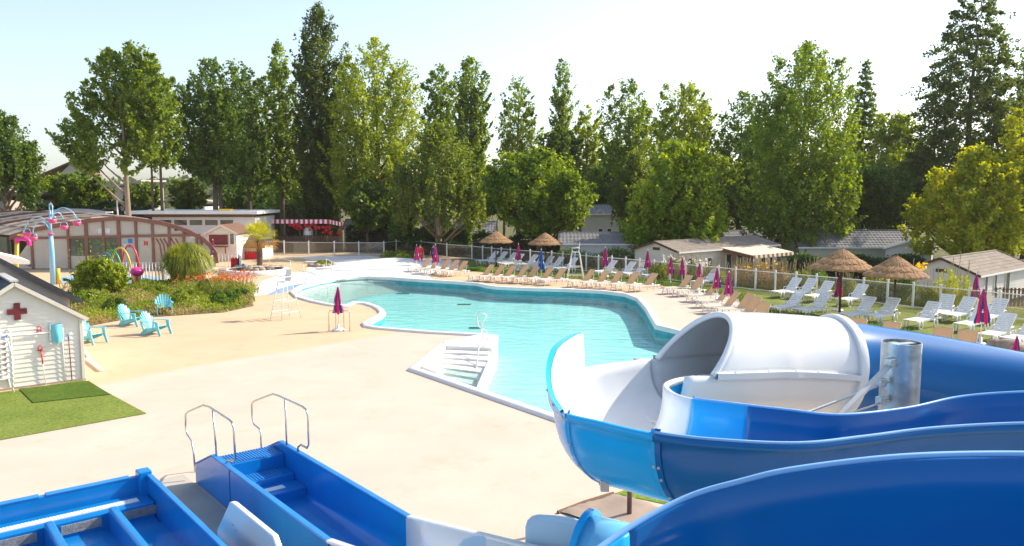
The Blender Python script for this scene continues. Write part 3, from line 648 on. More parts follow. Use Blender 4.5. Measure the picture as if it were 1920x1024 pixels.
# lane interior: U section from the last step to the end
def lane_rows(x0, x1, z0, z1, y0, y1, h0, h1, n):
    rows = []
    for i in range(n+1):
        t = i/n; x = x0+(x1-x0)*t; zf = z0+(z1-z0)*t; zt = h0+(h1-h0)*t; r = .06+.26*t; row = []
        for (y, s) in ((y0, 1), (y1, -1)):
            arc = [(x, y+s*(r-r*math.cos(a)), zf+r-r*math.sin(a)) for a in np.linspace(0, PI/2, 7)]
            pts = [(x, y, zt)] + arc
            row += pts if s == 1 else pts[::-1]
        rows.append(row)
    return rows
b = MB(); b.grid(lane_rows(2.2, xe, .07, .10, .065, Wd-.065, .79, .79, 8)); b.build('lane', 'trough_blue', lm, True, recalc=False)
b = MB(); b.add([(2.9,.42,.083),(5.6,.34,.105),(5.6,1.0,.105),(2.7,1.02,.083)], [(0,1,2,3)]); b.build('water_film', 'wet_blue', lm)
# white lane that continues up the slope
b = MB(); b.grid(lane_rows(xe, xe+5, .11, .9, .065, Wd-.065, .82, 1.75, 8)); o_ = b.build('white_lane', 'slide_white', lm, True, recalc=False); s_ = o_.modifiers.new('solid', 'SOLIDIFY'); s_.thickness = .05; s_.offset = 0
for y0 in (.03, Wd-.03): b = MB(); b.bar((xe, y0, .825), (xe+5, y0, 1.76), .11, .05); bevel(b.build('white_rim', 'slide_white', lm), .015)
def plane_pt(px, py, y):                                        # on the trough's vertical plane at local y
    d = ray(px, py); p0 = OM+EY*y; t = (p0-Vector((0,0,CZ))).dot(EY)/d.dot(EY); q = Vector((0,0,CZ))+d*t-OM; return Vector((q.dot(EX), y, q.z))
for y0, loop, post in ((.05, [(366,884),(363,850),(359,826),(351,815),(348,800),(348,777),(353,772),(381,760),(392,763),(428,786),(435,792),(438,803),(441,862),(438,866),(428,862),(425,866),(425,880)], [(399,769),(407,866)]),
                       (Wd-.05, [(490,845),(489,813),(486,804),(476,796),(473,785),(472,757),(477,752),(511,739),(522,742),(566,762),(574,768),(577,779),(579,834),(576,840),(564,834),(559,838),(559,850)], [(534,747),(538,838)])):
    h = thing('trough_handrail', 'steel handrail on the '+('left, nearer the grass mat, of the ribbed trough step' if y0 < .5 else 'right of the ribbed trough step'), 'handrail', OM, RZ, 'handrails on the landing trough')
    for c in list(lm.children)[:0]: pass
    b = MB(); b.tube([plane_pt(*p, y0) for p in loop], .021, 8); b.build('rail', 'steel', h, True)
    b = MB(); b.tube([plane_pt(*p, y0) for p in post], .019, 8); b.build('upright', 'steel', h, True)
# multi lane trough
mt = thing('racer_trough', 'wide blue landing trough of several lanes in the bottom left corner', 'water slide', OM+EX*1.1-EY*1.2, RZ)
WL = 8.0
b = MB(); b.box((.06, -WL/2, .39), (.12, WL, .78)); bevel(b.build('end_wall', 'trough_blue', mt), .015)
for k, y in enumerate((-.2, -1.62, -3.1, -4.6)): b = MB(); b.box((.06, y-.74, .79), (.14, 1.36 if k else 1.30, .03)); bevel(b.build('rim_plate', 'trough_tread', mt), .01)
b = MB(); b.box((.10, -.06, .44), (.26,.22,.88)); bevel(b.build('corner_post', 'trough_blue', mt), .02)
b = MB(); b.box((3.4, 0, .40), (6.6, .07, .80)); bevel(b.build('side_wall', 'trough_blue', mt), .02)
b = MB(); b.bar((.1, 0, .81), (6.7, 0, .81), .09, .035); bevel(b.build('side_rim', 'trough_tread', mt), .01)
b = MB(); b.box((.40, -WL/2, .235), (.56, WL-.1, .47)); bevel(b.build('step', 'trough_blue', mt), .015)
b = MB(); b.box((.42, -3.05, .478), (.16, 5.6, .014)); gr_ = b.build('grating', 'white_plastic', mt)
for k in range(90): pass
gb = MB(); 
for k in range(110): gb.box((.42, -.27-k*.0505, .488), (.15, .022, .01))
gs = gb.build('grating_slat', 'slide_edge', mt); gs.data.materials[0] = M['paper']; tag(gs, kind='stuff')
b = MB(); b.box((4.0, -WL/2, .10), (6.8, WL-.1, .20)); b.build('floor', 'trough_blue', mt)
for k in range(7):
    yb = -.72-.94*k
    b = MB(); b.box((3.9, yb, .34), (6.4, .15, .46)); bevel(b.build('divider', 'trough_blue', mt), .05, 3)
    b = MB(); b.box((.688, yb+.47, .34), (.02, .60, .15)); b.build('mesh_insert', 'mesh_grey', mt)
for k in range(7):
    yb = -.72-.94*k+.47; b = MB(); b.add([(1.0, yb-.25, .204), (1.0, yb+.22, .204), (5, yb+.25, .204), (5, yb-.25, .204)], [(0,1,2,3)]); b.build('water_film', 'wet_blue', mt)
# white lane wall standing beside it
wl = thing('lane_wall', 'white slab wall between the two blue troughs at the bottom edge', 'wall', OM+EX*4.2-EY*.80, RZ)
b = MB(); b.slab([(-.62,0,.0), (-.62,0,.45), (.0,0,1.1), (.12,0,1.12), (1.62,0,1.12), (1.80,0,.95), (1.95,0,0)], (0,1,0), .09); bevel(b.build('panel', 'slide_white', wl), .02, 3)
for x, z in ((.12,.78), (.24,.73)): b = MB(); b.tube([(x,-.002,z), (x,-.012,z)], .012, 8); b.build('screw', 'grey_steel', wl)
# concrete service channel between the troughs
struct(MB().prism([((OM+EX*a+EY*c).x, (OM+EX*a+EY*c).y) for a, c in ((-.6,-.75),(6,-.75),(6,-.05),(-.6,-.05))], .004, .012).build('channel_slab', 'grey_steel'))
bpy.data.objects['channel_slab'].data.materials[0] = pm('channel_concrete', (.40,.37,.32), .85, var=.12, scale=1.2, bump=.2, grime=.2)
# ================================================================== pool furniture
USED = {}
# ---- tan mesh sun lounger: foot at -x, head at +x
def tan_lounger():
    r = thing('sun_lounger', '', 'sun lounger', group='tan mesh sun loungers along the pool')
    for y in (-.31, .31):
        b = MB(); b.tube([(-.96,y,.27), (-.85,y,.345), (.55,y,.345), (.95,y,.345), (1.0,y,.31)], .024, 6); b.build('side_rail', 'white_plastic', r, True)
    b = MB(); b.box((-.28,0,.372), (1.22,.57,.012)); b.build('seat', 'tan_edge', r)
    bk = Matrix.Rotation(math.radians(-52), 3, 'Y'); b = MB()
    vs = [Vector((.33,0,.37)) + bk @ Vector((x, y, z)) for x in (0, .80) for y in (-.30, .30) for z in (-.012, .012)]
    b.add(vs, [(0,1,3,2), (4,6,7,5), (0,4,5,1), (2,3,7,6), (0,2,6,4), (1,5,7,3)]); br = b.build('backrest', 'tan_mesh', r)
    b = MB(); b.tube([Vector((.33,-.30,.365))+bk @ Vector((x, y, 0)) for x, y in ((0,0), (.78,0), (.81,.03), (.81,.57), (.78,.60), (0,.60))], .016, 6); b.build('frame', 'tan_edge', br, True)
    for x, d in ((-.62, -1), (.72, 1)):
        for y in (-.32, .32):
            b = MB(); b.tube([(x-.10*1, y, .34), (x-.19, y*1.03, .0)], [.032, .024], 6); b.tube([(x+.12, y, .34), (x+.20, y*1.03, .0)], [.032, .024], 6); b.tube([(x-.16, y, .13), (x+.17, y, .13)], .014, 5)
            b.build('leg', 'white_plastic', r, True)
    b = MB(); b.tube([(-.82,-.32,.12), (-.82,.32,.12)], .015, 5); b.build('crossbar', 'white_plastic', r)
    b = MB(); b.tube([(.70,-.24,.30), (.74,-.24,.72)], .014, 5); b.tube([(.70,.24,.30), (.74,.24,.72)], .014, 5); b.build('back_stay', 'white_plastic', r)
    return r
TAN = tan_lounger()
def at(px, py): return G(px, py, .008)
ROWA = [((787,511),'leftmost, half behind the person in red'), ((803,513),'second from left, by the second parasol'), ((822,514.5),'middle one'), ((838,516),'second from right'), ((854,517.5),'rightmost, whole and clear')]
for (px, py), s in ROWA: put(TAN, USED, at(px, py), math.radians(33), 'tan lounger in the group by the white mound, '+s)
ROWB = [((902,526),'leftmost'), (( 922,527),'second from left'), ((943,528),'third from left'), ((966,529.5),'middle one'), ((986,530.5),'third from right, left of the blue parasol'), ((1013,532),'second from right, behind the blue parasol pole'), ((1036,534),'rightmost, left of the lifeguard chair')]
for (px, py), s in ROWB: put(TAN, USED, at(px, py), math.radians(30), 'tan lounger in the far row of seven, '+s)
ROWC = [((1090,537),'leftmost of five'), ((1117,539),'second of five'), ((1142,541),'middle one'), ((1172,543),'second from right'), ((1206,545.5),'rightmost, at the bend of the pool')]
for (px, py), s in ROWC: put(TAN, USED, at(px, py), math.radians(27), 'tan lounger right of the far lifeguard chair, '+s)
ROWD = [((1270,550),22,'left of two parasols, first behind the pool corner'), ((1290,555),20,'second behind the pool corner, in front of a pink parasol'), ((1318,565),10,'lying almost flat to the pool, first of the low ones'), ((1338,576),8,'lying almost flat to the pool, under the largest closed parasol'), ((1352,587),10,'just above the rim of the white tube mouth, feet to the left'),
        ((1378,592),18,'backrest just behind the rim of the white tube mouth'), ((1392,600),22,'second backrest behind the rim of the white tube mouth'), ((1412,614),38,'backrest standing alone on the grass edge above the white tube')]
for (px, py), a, s in ROWD: put(TAN, USED, at(px, py), math.radians(a), 'tan sun lounger, '+s)
ROWE = [((1543,645),'leftmost, behind the white joint ring'), ((1596,652),'second from left, left of the mast'), ((1659,661),'third, below the thatched parasol pole'), ((1757,673),'fourth, left of the near pink parasol'), ((1803,680),'rightmost, under the near pink parasol')]
for (px, py), s in ROWE: put(TAN, USED, at(px, py), math.radians(50), 'tan sun lounger backrest showing over the blue tube, '+s)
# ---- white moulded plastic lounger
def white_lounger():
    r = thing('plastic_lounger', '', 'sun lounger', group='white plastic sun loungers on the lawn')
    for y in (-.30, .30):
        b = MB(); b.bar((-.95,y,.33), (.95,y,.36), .05, .075); b.build('side_rail', 'white_plastic', r)
    n = 12
    for k in range(n):
        x = -.93+1.22*k/(n-1); b = MB(); b.box((x, 0, .375), (.088, .60, .018)); b.build('seat_slat', 'white_plastic', r)
    a = math.radians(46); n = 8
    for k in range(n):
        s = .06+.80*k/(n-1); b = MB(); b.box((.33+s*math.cos(a), 0, .38+s*math.sin(a)), (.085, .56, .018), ry=-a); b.build('back_slat', 'white_plastic', r)
    for y in (-.28, .28): b = MB(); b.bar((.32,y,.36), (.32+.9*math.cos(a), y, .36+.9*math.sin(a)), .045, .045); b.build('back_rail', 'white_plastic', r)
    for x in (-.66, .52):
        for y in (-.30, .30):
            b = MB(); b.tube([(x-.10, y, .34), (x-.14, y*1.08, .17), (x-.12, y*1.1, 0)], [.045,.032,.028], 6); b.tube([(x+.10, y, .34), (x+.14, y*1.08, .17), (x+.12, y*1.1, 0)], [.045,.032,.028], 6); b.tube([(x-.12,y*1.1,.015), (x+.12,y*1.1,.015)], .02, 5); b.build('leg', 'white_plastic', r, True)
    for y in (-.34, .34): b = MB(); b.tube([(.22,y,.36), (.26,y,.52), (.62,y,.56), (.74,y,.36)], .022, 6); b.build('armrest', 'white_plastic', r, True)
    b = MB(); b.bar((.80,0,.34), (.82,0,.80), .05, .03); b.build('back_stay', 'white_plastic', r)
    return r
WHT = white_lounger()
WR = [((1473,557),32,'leftmost of the back row by the fence'), ((1503,559),34,'second from left of the back row by the fence'), ((1534,565),34,'third of the back row by the fence'), ((1474,588),30,'front left, nearest the white tube'), ((1522,592),28,"in front of the pink parasol under the first thatch"),
      ((1597,572),34,'back row, between the two thatched parasols'), ((1606,601),30,'slatted back, left of the second thatched pole'), ((1653,604),34,'behind the second thatched pole'), ((1728,613),34,'big one at the middle right, feet to the left'), ((1766,597),48,'steep backed one nearest the fence'),
      ((1797,602),34,'between the two pink parasols at the right'), ((1822,620),34,'half hidden under the near pink parasol'), ((1858,606),36,'back row, right of the near pink parasol'), ((1868,640),36,'nearest one at the right, back raised high'), ((1915,648),30,'at the right edge, its foot above the rocks')]
for (px, py), a, s in WR: put(WHT, USED, at(px, py), math.radians(a), 'white lounger on the right lawn, '+s)
WF = [((913,496),'leftmost, left of the first thatched pole'), ((930,497),'second, just left of the first thatched pole'), ((948,499),'third, just right of the first thatched pole'), ((960,502),'fourth, left of the small parasol'), ((986,504),'fifth, right of the small parasol'), ((1000,506),'sixth, left of the blue parasol'), ((1016,507),'seventh, behind the blue parasol'), ((1034,509),'eighth, right of the second thatched pole'), ((1060,511),'ninth, behind the lifeguard chair'),
      ((1133,517),'tenth, under the blue and pink parasol'), ((1168,520),'eleventh, between two parasols'), ((1190,521),'twelfth, left of the pink parasol'), ((1224,524),'thirteenth, right of the pink parasol'), ((1322,537),'last, right of the parasol by the tall flowers')]
for (px, py), s in WF: put(WHT, USED, at(px, py), math.radians(34), 'white lounger in the far row, '+s)

# ---- closed parasols: eight alternating gores
def gore(k, n=8, h0=.82, h1=2.02):
    rows = []
    for i in range(10):
        t = i/9; z = h0+(h1-h0)*t; r = (.20*(1-t)**.85+.018)*(1+.10*math.sin(t*9+k)); row = []
        for j in range(7):
            a = 2*PI*(k+j/6)/n; f = r*(.72+.30*math.sin(PI*j/6)+ (.12 if k % 3 == 0 else 0)*math.sin(PI*j/6)); row.append(Vector((f*math.cos(a+.25*(1-t)), f*math.sin(a+.25*(1-t)), z+(.05*math.sin(k*2.1) if i == 0 else 0))))
        rows.append(row)
    return rows
def parasol(c1, c2, base=True, nm='parasol'):
    r = thing(nm, '', 'parasol', group='closed parasols around the pool')
    b = MB(); b.tube([(0,0,0), (0,0,2.06)], .02, 8); b.build('pole', 'white_plastic', r, True)
    for k in range(8):
        b = MB(); b.grid(gore(k)); b.build('canopy_panel', c1 if k % 2 else c2, r, True, recalc=False)
    b = MB(); b.lathe([(.012,2.0), (.022,2.03), (.012,2.09), (.0,2.10)], 8); b.build('finial', 'white_plastic', r, True)
    b = MB(); b.tube([Vector((.155*math.cos(a), .155*math.sin(a), 1.22)) for a in np.linspace(0, 2*PI, 16, endpoint=False)], .012, 5, closed=True); b.build('tie', 'pink_fabric', r)
    if base: b = MB(); b.lathe([(.26,0), (.27,.05), (.22,.09), (.05,.13), (.04,.30)], 18); b.build('base', 'white_plastic', r, True)
    # small white emblem printed on two navy panels
    for k in (0, 2, 4, 6):
        rows = gore(k); c = (rows[3][3]); a = math.atan2(c.y, c.x); e = MB()
        for dz, s in ((0,.05), (.07,.032)): 
            q = [Vector((c.x*1.05, c.y*1.05, c.z+dz)) + Vector((-math.sin(a), math.cos(a), 0))*x*s + Vector((0,0,1))*z*s for x, z in ((0,-1), (.35,-.3), (1,0), (.35,.3), (0,1), (-.35,.3), (-1,0), (-.35,-.3))]
            e.add(q, [tuple(range(8))])
        e.build('emblem', 'white_plastic', r, recalc=False)
    return r
PAR = parasol('pink_fabric', 'navy_fabric'); PARB = parasol('blue_fabric', 'navy_fabric')
for px, top, by, s, rz in [(781.5,458,506,'beside the person in red, far left of the loungers',.3), (817,457,514,'between the second and third loungers of the far left group',1.1), (972,456,507,'on the far lawn between the two far thatched parasols',2.2), (1134.5,462,519,'in front of the grey home, right of the lifeguard chair',.2), (1213.6,467,524,'in front of the cream gable of the brown roofed home',1.0),
      (1257,479,536,'left one of a close pair beside the tall flowers',.6), (1278.6,480,538,'right one of a close pair beside the tall flowers',1.5), (1310.5,491,552,'third pink one from the pool corner',1.2), (1343,499,566,'fourth from the pool corner, left of the largest closed canopy',.5), (1365,507,580,'widest closed canopy, above the rim of the white tube',.75),
      (1571,512,583,'under the left near thatched parasol on the lawn',1.15), (1827,511,589,'rear one of the two at the right, by the fence',1.0), (1838,537,648,'front one of the right pair, above the blue tube',.55), (1901,626,722,'at the right edge, only its top above the blue tube',.2), (401,448,505,'behind the big pampas grass, beside the pool hall',1.3), (635,534,620,'standing alone on the near left deck beside the pool',.35)]:
    p = G(px, by, .0); H = D(px, top, p.y).z; sc = H/2.1
    put(PAR, USED, p, rz, 'closed pink and navy parasol '+s, (sc*1.08, sc*1.08, sc))
p = G(1014.6, 529); sc = D(1014.6, 466, p.y).z/2.1; put(PARB, USED, p, .2, 'closed all blue parasol among the far tan loungers', (sc, sc, sc))

# ---- thatched parasols
def thatch():
    r = thing('thatched_parasol', '', 'parasol', group='thatched parasols on the lawn')
    b = MB(); b.tube([(0,0,0), (.01,0,1.3), (0,0,2.45)], [.055,.05,.045], 8); b.build('pole', 'wood_dark', r, True)
    for k, (z0, z1, r0, r1) in enumerate([(2.02,2.30,1.32,.82), (2.24,2.50,1.0,.52), (2.44,2.86,.66,.03)]):
        rng = random.Random(k); n = 64; rows = []
        for t in (0, .02, .35, .7, 1.0):
            rows.append([Vector(((r0+(r1-r0)*t)*math.cos(2*PI*j/n)*(1+(rng.uniform(-.025,.03) if t < .5 else 0)), (r0+(r1-r0)*t)*math.sin(2*PI*j/n)*(1+(rng.uniform(-.025,.03) if t < .5 else 0)), z0+(z1-z0)*t**.92+(rng.uniform(-.045,.02) if t < .03 else rng.uniform(-.012,.012)) - (.07 if t == 0 else 0))) for j in range(n)])
        rows.insert(0, [Vector((p.x*.9, p.y*.9, p.z+.02)) for p in rows[0]])
        b = MB(); b.grid(rows, True); b.build('thatch_tier', 'thatch', r, recalc=False)
        # loose straws along the tier's hem
        b = MB()
        for j in range(220):
            a = rng.uniform(0, 2*PI); t = rng.uniform(0,.6); rr = r0+(r1-r0)*t; q = Vector((rr*math.cos(a), rr*math.sin(a), z0+(z1-z0)*t+.012)); L_ = rng.uniform(.10,.22); d = Vector((math.cos(a+rng.uniform(-.2,.2)), math.sin(a+rng.uniform(-.2,.2)), -(z1-z0)/(r0-r1)-.15)).normalized()*L_; s = Vector((-math.sin(a), math.cos(a), 0))*.012
            b.add([q-s, q+s, q+d+s*.5+Vector((0,0,.01)), q+d-s*.5+Vector((0,0,.01))], [(0,1,2,3)])
        o = b.build('straw', 'thatch', r, recalc=False); tag(o, kind='stuff')
    for k in range(6):
        a = 2*PI*k/6; b = MB(); b.bar((.03*math.cos(a), .03*math.sin(a), 2.36), (1.2*math.cos(a), 1.2*math.sin(a), 2.02), .035); b.build('spoke', 'wood_brown', r)
    return r
TH = thatch()
for px, top, by, s in [(930,433,500,'left of the two far ones, in front of the dark hedge'), (1022,436,506,'right of the two far ones, in front of the grey home'), (1574,465,587,'left one of the near pair on the right lawn'), (1675,479,600,'right one of the near pair on the right lawn')]:
    p = G(px, by, 0); sc = D(px, top, p.y).z/2.86; put(TH, USED, p, random.random(), 'thatched straw parasol, '+s, (sc*1.0, sc*1.0, sc))

# ---- lifeguard chairs
def guard_chair(hs):
    r = thing('lifeguard_chair', '', 'chair', group='lifeguard chairs'); T = 1.75
    for sx in (-1, 1):
        for sy in (-1, 1): b = MB(); b.tube([(sx*.62, sy*.5, 0), (sx*.26, sy*.24, T)], .028, 6); b.build('leg', 'white_paint', r, True)
    for k in range(4):
        t = .18+.2*k; b = MB(); b.bar((-.62+.36*t, -.5+.26*t, T*t), (-.62+.36*t, .5-.26*t, T*t), .07, .025); b.build('rung', 'white_paint', r)
    for sy in (-1, 1): b = MB(); b.bar((-.55, sy*.45, T*.2), (.55, sy*.45, T*.2), .03); b.bar((-.44, sy*.37, T*.5), (.44, sy*.37, T*.5), .03); b.build('brace', 'white_paint', r)
    b = MB(); b.box((0,0,T+.02), (.56,.52,.04)); bevel(b.build('seat', 'white_paint', r), .015)
    b = MB(); b.box((.25,0,T+.33), (.04,.50,.56), ry=.14); bevel(b.build('backrest', 'white_paint', r), .015)
    for sy in (-1, 1): b = MB(); b.tube([(-.24, sy*.27, T+.02), (-.26, sy*.27, T+.27), (.24, sy*.27, T+.29)], .02, 6); b.build('armrest', 'white_paint', r, True)
    return r
LG = guard_chair(0)
p = G(536,597); sc = D(527,506,p.y).z/2.35; put(LG, USED, p, .9, 'white tall lifeguard chair on the near left deck, pale against the apron', (sc*.9,)*2+(sc,))
p = G(1079,526); sc = D(1079,455,p.y).z/2.35; put(LG, USED, p, .0, 'white tall lifeguard chair on the far side between the tan loungers', (sc*.85,)*2+(sc,))

# ---- pool ladder rails beside the lone parasol
def ladder(px0, px1, py):
    a, c = G(px0, py), G(px1, py); r = thing('deck_handrail', '', 'handrail', a, group='small grab rails by the lone parasol'); w_ = c-a
    b = MB(); b.tube([(0,0,0), (0,0,.78), w_*.15+Vector((0,0,.86)), w_*.85+Vector((0,0,.86)), w_+Vector((0,0,.80)), w_], .02, 6); b.build('rail', 'steel', r, True)
    for q in (Vector((0,0,0)), w_): b = MB(); b.lathe([(.055,0),(.055,.015),(.02,.03)], 10, c=q); b.build('foot_plate', 'steel', r)
    return r
ladder(617,630,621)['label'] = 'thin steel grab rail left of the lone parasol base'
ladder(645,656,621)['label'] = 'thin steel grab rail right of the lone parasol base'

# ---- turquoise garden chairs
def garden_chair():
    r = thing('garden_chair', '', 'chair', group='turquoise garden chairs'); m = 'turquoise_plastic'
    for k in range(6): b = MB(); t = k/5; b.box((-.30+.52*t, 0, .36-.12*t), (.082, .52, .022), ry=.23); bevel(b.build('seat_slat', m, r), .006)
    a = math.radians(62)
    for k in range(7):
        y = (k-3)*.083; L_ = .78-.028*(k-3)**2; fan = (k-3)*.035
        p0 = Vector((.20, y*.82, .22)); p1 = p0+Vector((L_*math.cos(a), fan*L_*2.2, L_*math.sin(a))); b = MB(); b.bar(p0, p1, .072, .02); b.tube([p1-Vector((.001,.0,.0)), p1+Vector((.012,0,.022))], [.036,.02], 6); b.build('back_slat', m, r)
    b = MB(); b.bar((.435,-.31,.60), (.435,.31,.60), .05, .03); b.build('back_brace', m, r)
    for sy in (-1, 1):
        b = MB(); b.slab([(-.42, sy*.36-.05, .55), (-.42, sy*.36+.05, .55), (.0, sy*.36+.055, .56), (.46, sy*.36+.03, .54), (.46, sy*.36-.03, .54), (.0, sy*.36-.055, .56)], (0,0,1), .028); bevel(b.build('armrest', m, r), .01)
        b = MB(); b.slab([(-.54, sy*.31, .0), (-.44, sy*.31, .0), (-.31, sy*.31, .30), (-.24, sy*.31, .55), (-.40, sy*.31, .55), (-.43, sy*.31, .33)], (0, sy, 0), .035); b.build('leg', m, r)
        b = MB(); b.slab([(-.30, sy*.27, .36), (-.30, sy*.27, .26), (.42, sy*.27, .0), (.56, sy*.27, .0), (.30, sy*.27, .26)], (0, sy, 0), .03); b.build('leg', m, r)
        b = MB(); b.slab([(.38, sy*.31, .55), (.46, sy*.31, .55), (.33, sy*.31, .18), (.25, sy*.31, .2)], (0, sy, 0), .03); b.build('arm_support', m, r)
    return r
GC = garden_chair()
for (px, py), a, s in [((170,643),2.8,'half hidden behind the corner of the white shed'), ((249,610),2.92,'left one of the close pair on the ochre deck'), ((292,627),2.86,'right one of the close pair, nearest the pool'), ((308,589),2.05,'facing the camera at the edge of the planted bed')]:
    put(GC, USED, G(px, py), a, 'turquoise plastic garden chair, '+s)
# ================================================================== fences and buildings
# ---- glass pool fence
fp = [(440,474),(487,475.5),(533,477.6),(579,478.2),(627,479),(673,479.2),(720,479),(743,475.5),(790,476.5),(838,483),(885,487),(905,489.5),(922,491.5),(940,493.5),(957,495),(994,498.5),(1034,502.5),(1055,505),(1078,507),(1099,509.5),(1122,512),(1147,514.5),(1173,517),(1199,520),(1226,523),(1255,526.5),(1285,530),(1315,533.5),(1347,537),(1379,541),(1416,545),(1453,549),(1492,553),(1530,557.5),(1574,562),(1618,567),(1663,572.5),(1711,578),(1762,584),(1815,590),(1872,596),(1932,603),(1995,611),(2060,619)]
FP = [G(*p) for p in fp]; FH = 1.30
fe = thing('glass_fence', 'white posted glass fence running round the back of the pool', 'fence', FP[6]); fo = Vector(fe.location)
for i, p in enumerate(FP):
    q = FP[min(i+1, len(FP)-1)]-FP[max(i-1, 0)]; a = math.atan2(q.y, q.x)
    b = MB(); b.box((0,0,FH/2), (.085,.085,FH), rz=a); b.box((0,0,FH+.012), (.10,.10,.02), rz=a); b.build('post', 'white_paint', fe, loc=p-fo)
for i in range(len(FP)-1):
    a, c = FP[i]-fo, FP[i+1]-fo; d = (c-a).normalized(); a = a+d*.05; c = c-d*.05
    b = MB(); b.bar(a+Vector((0,0,.62)), c+Vector((0,0,.62)), .010, 1.04); b.build('glass_panel', 'fence_glass', fe)
    b = MB(); b.bar(a+Vector((0,0,1.17)), c+Vector((0,0,1.17)), .045, .04); b.build('top_rail', 'white_paint', fe)
    b = MB(); b.bar(a+Vector((0,0,.075)), c+Vector((0,0,.075)), .045, .04); b.build('bottom_rail', 'white_paint', fe)
# ---- picket fences
def picket(name, label, pts, h, sp, r=.014, mat='white_paint', panel=None):
    P_ = [Vector(p) for p in pts]; t_ = thing(name, label, 'fence', P_[0]); o = P_[0]
    for i in range(len(P_)-1):
        a, c = P_[i]-o, P_[i+1]-o; L_ = (c-a).length; n = max(2, int(L_/sp))
        for zz in (h-.03, .12): b = MB(); b.bar(a+Vector((0,0,zz)), c+Vector((0,0,zz)), .035, .035); b.build('rail', mat, t_)
        for k in range(n): p = a.lerp(c, k/n); b = MB(); b.box((0,0,h/2), (r*2, r*2, h)); b.build('picket' if k else 'post', mat, t_, loc=p)
    return t_
picket('picket_fence', 'white picket fence round the splash pad, left of the pampas grass', [G(180,533), G(232,531), G(305,531), G(328,523)], 1.32, .20, .03)
picket('picket_fence', 'low white picket fence between the pampas grass and the palm', [G(386,513), G(405,503), G(447,503), G(453,508)], 1.1, .22, .02)
picket('paddling_rail', 'thin white picket rail standing at the shallow far end of the pool', [G(575,531,-.3), G(640,533,-.3), G(700,531,-.3), G(760,530,-.3), G(806,532,-.3)], .95, .16, .009)
# beach handrails
for k, pts in enumerate([[(578,547),(560,530)],[(560,543),(596,530)]]): pass
def railing(label, pts, h, n):
    r = thing('ramp_handrail', label, 'handrail', pts[0], group='ramp handrails'); o = Vector(pts[0]); P_ = [Vector(p)-o for p in pts]
    b = MB(); b.tube([P_[0]+Vector((0,0,h*.75)), P_[0]+Vector((0,0,h))]+[p+Vector((0,0,h)) for p in P_[1:]]+[P_[-1]+Vector((0,0,h*.5))], .022, 6); b.build('top_rail', 'white_paint', r, True)
    b = MB(); b.tube([p+Vector((0,0,h*.5)) for p in P_], .018, 6); b.build('mid_rail', 'white_paint', r, True)
    for p in P_: b = MB(); b.tube([p, p+Vector((0,0,h))], .02, 6); b.build('upright', 'white_paint', r, True)
railing('white handrail curving along the ramp at the shallow left end', [G(558,534), G(575,538,-.1), G(600,545,-.3), G(615,556,-.5)], .95, 3)
railing('thin handrail running past the rockery towards the palm', [G(505,501), G(545,512), G(570,522)], .9, 3)
railing('thin handrail beside the round rock planter', [G(612,508), G(622,515), G(640,524)], .9, 3)

# ---- lap siding helper: rows of boards, each its own lean, joined as one wall mesh (far) or one object each (near)
def siding_rows(b, a, c, z0, z1, h, gable=None, thick=.02):
    a = Vector(a); c = Vector(c); L_ = (c-a).length; d = (c-a)/L_; nrm = Vector((d.y, -d.x, 0)); n = max(1, round((z1-z0)/h)); hh = (z1-z0)/n
    rows = []
    for k in range(n + (int(gable/hh)+1 if gable else 0)):
        za, zb = z0+k*hh, z0+(k+1)*hh; s0, s1 = 0., L_; u0, u1 = 0., L_
        if gable:
            if za >= z1-1e-6:
                f = min(1, (za-z1)/gable); g = min(1, (zb-z1)/gable); s0, s1 = L_/2*f, L_-L_/2*f; u0, u1 = L_/2*g, L_-L_/2*g
                if f >= 1: break
        p = [a+d*s0+nrm*thick, a+d*s1+nrm*thick, a+d*u1+nrm*.002, a+d*u0+nrm*.002]
        vs = [Vector((p[0].x,p[0].y,za)), Vector((p[1].x,p[1].y,za)), Vector((p[2].x,p[2].y,min(zb, z1+(gable or 9)))), Vector((p[3].x,p[3].y,min(zb, z1+(gable or 9)))), Vector((p[0].x-nrm.x*thick,p[0].y-nrm.y*thick,za)), Vector((p[1].x-nrm.x*thick,p[1].y-nrm.y*thick,za))]
        rows.append((vs, [(0,1,2,3), (4,5,1,0)]))
        if b is not None: b.add(*rows[-1])
    return rows
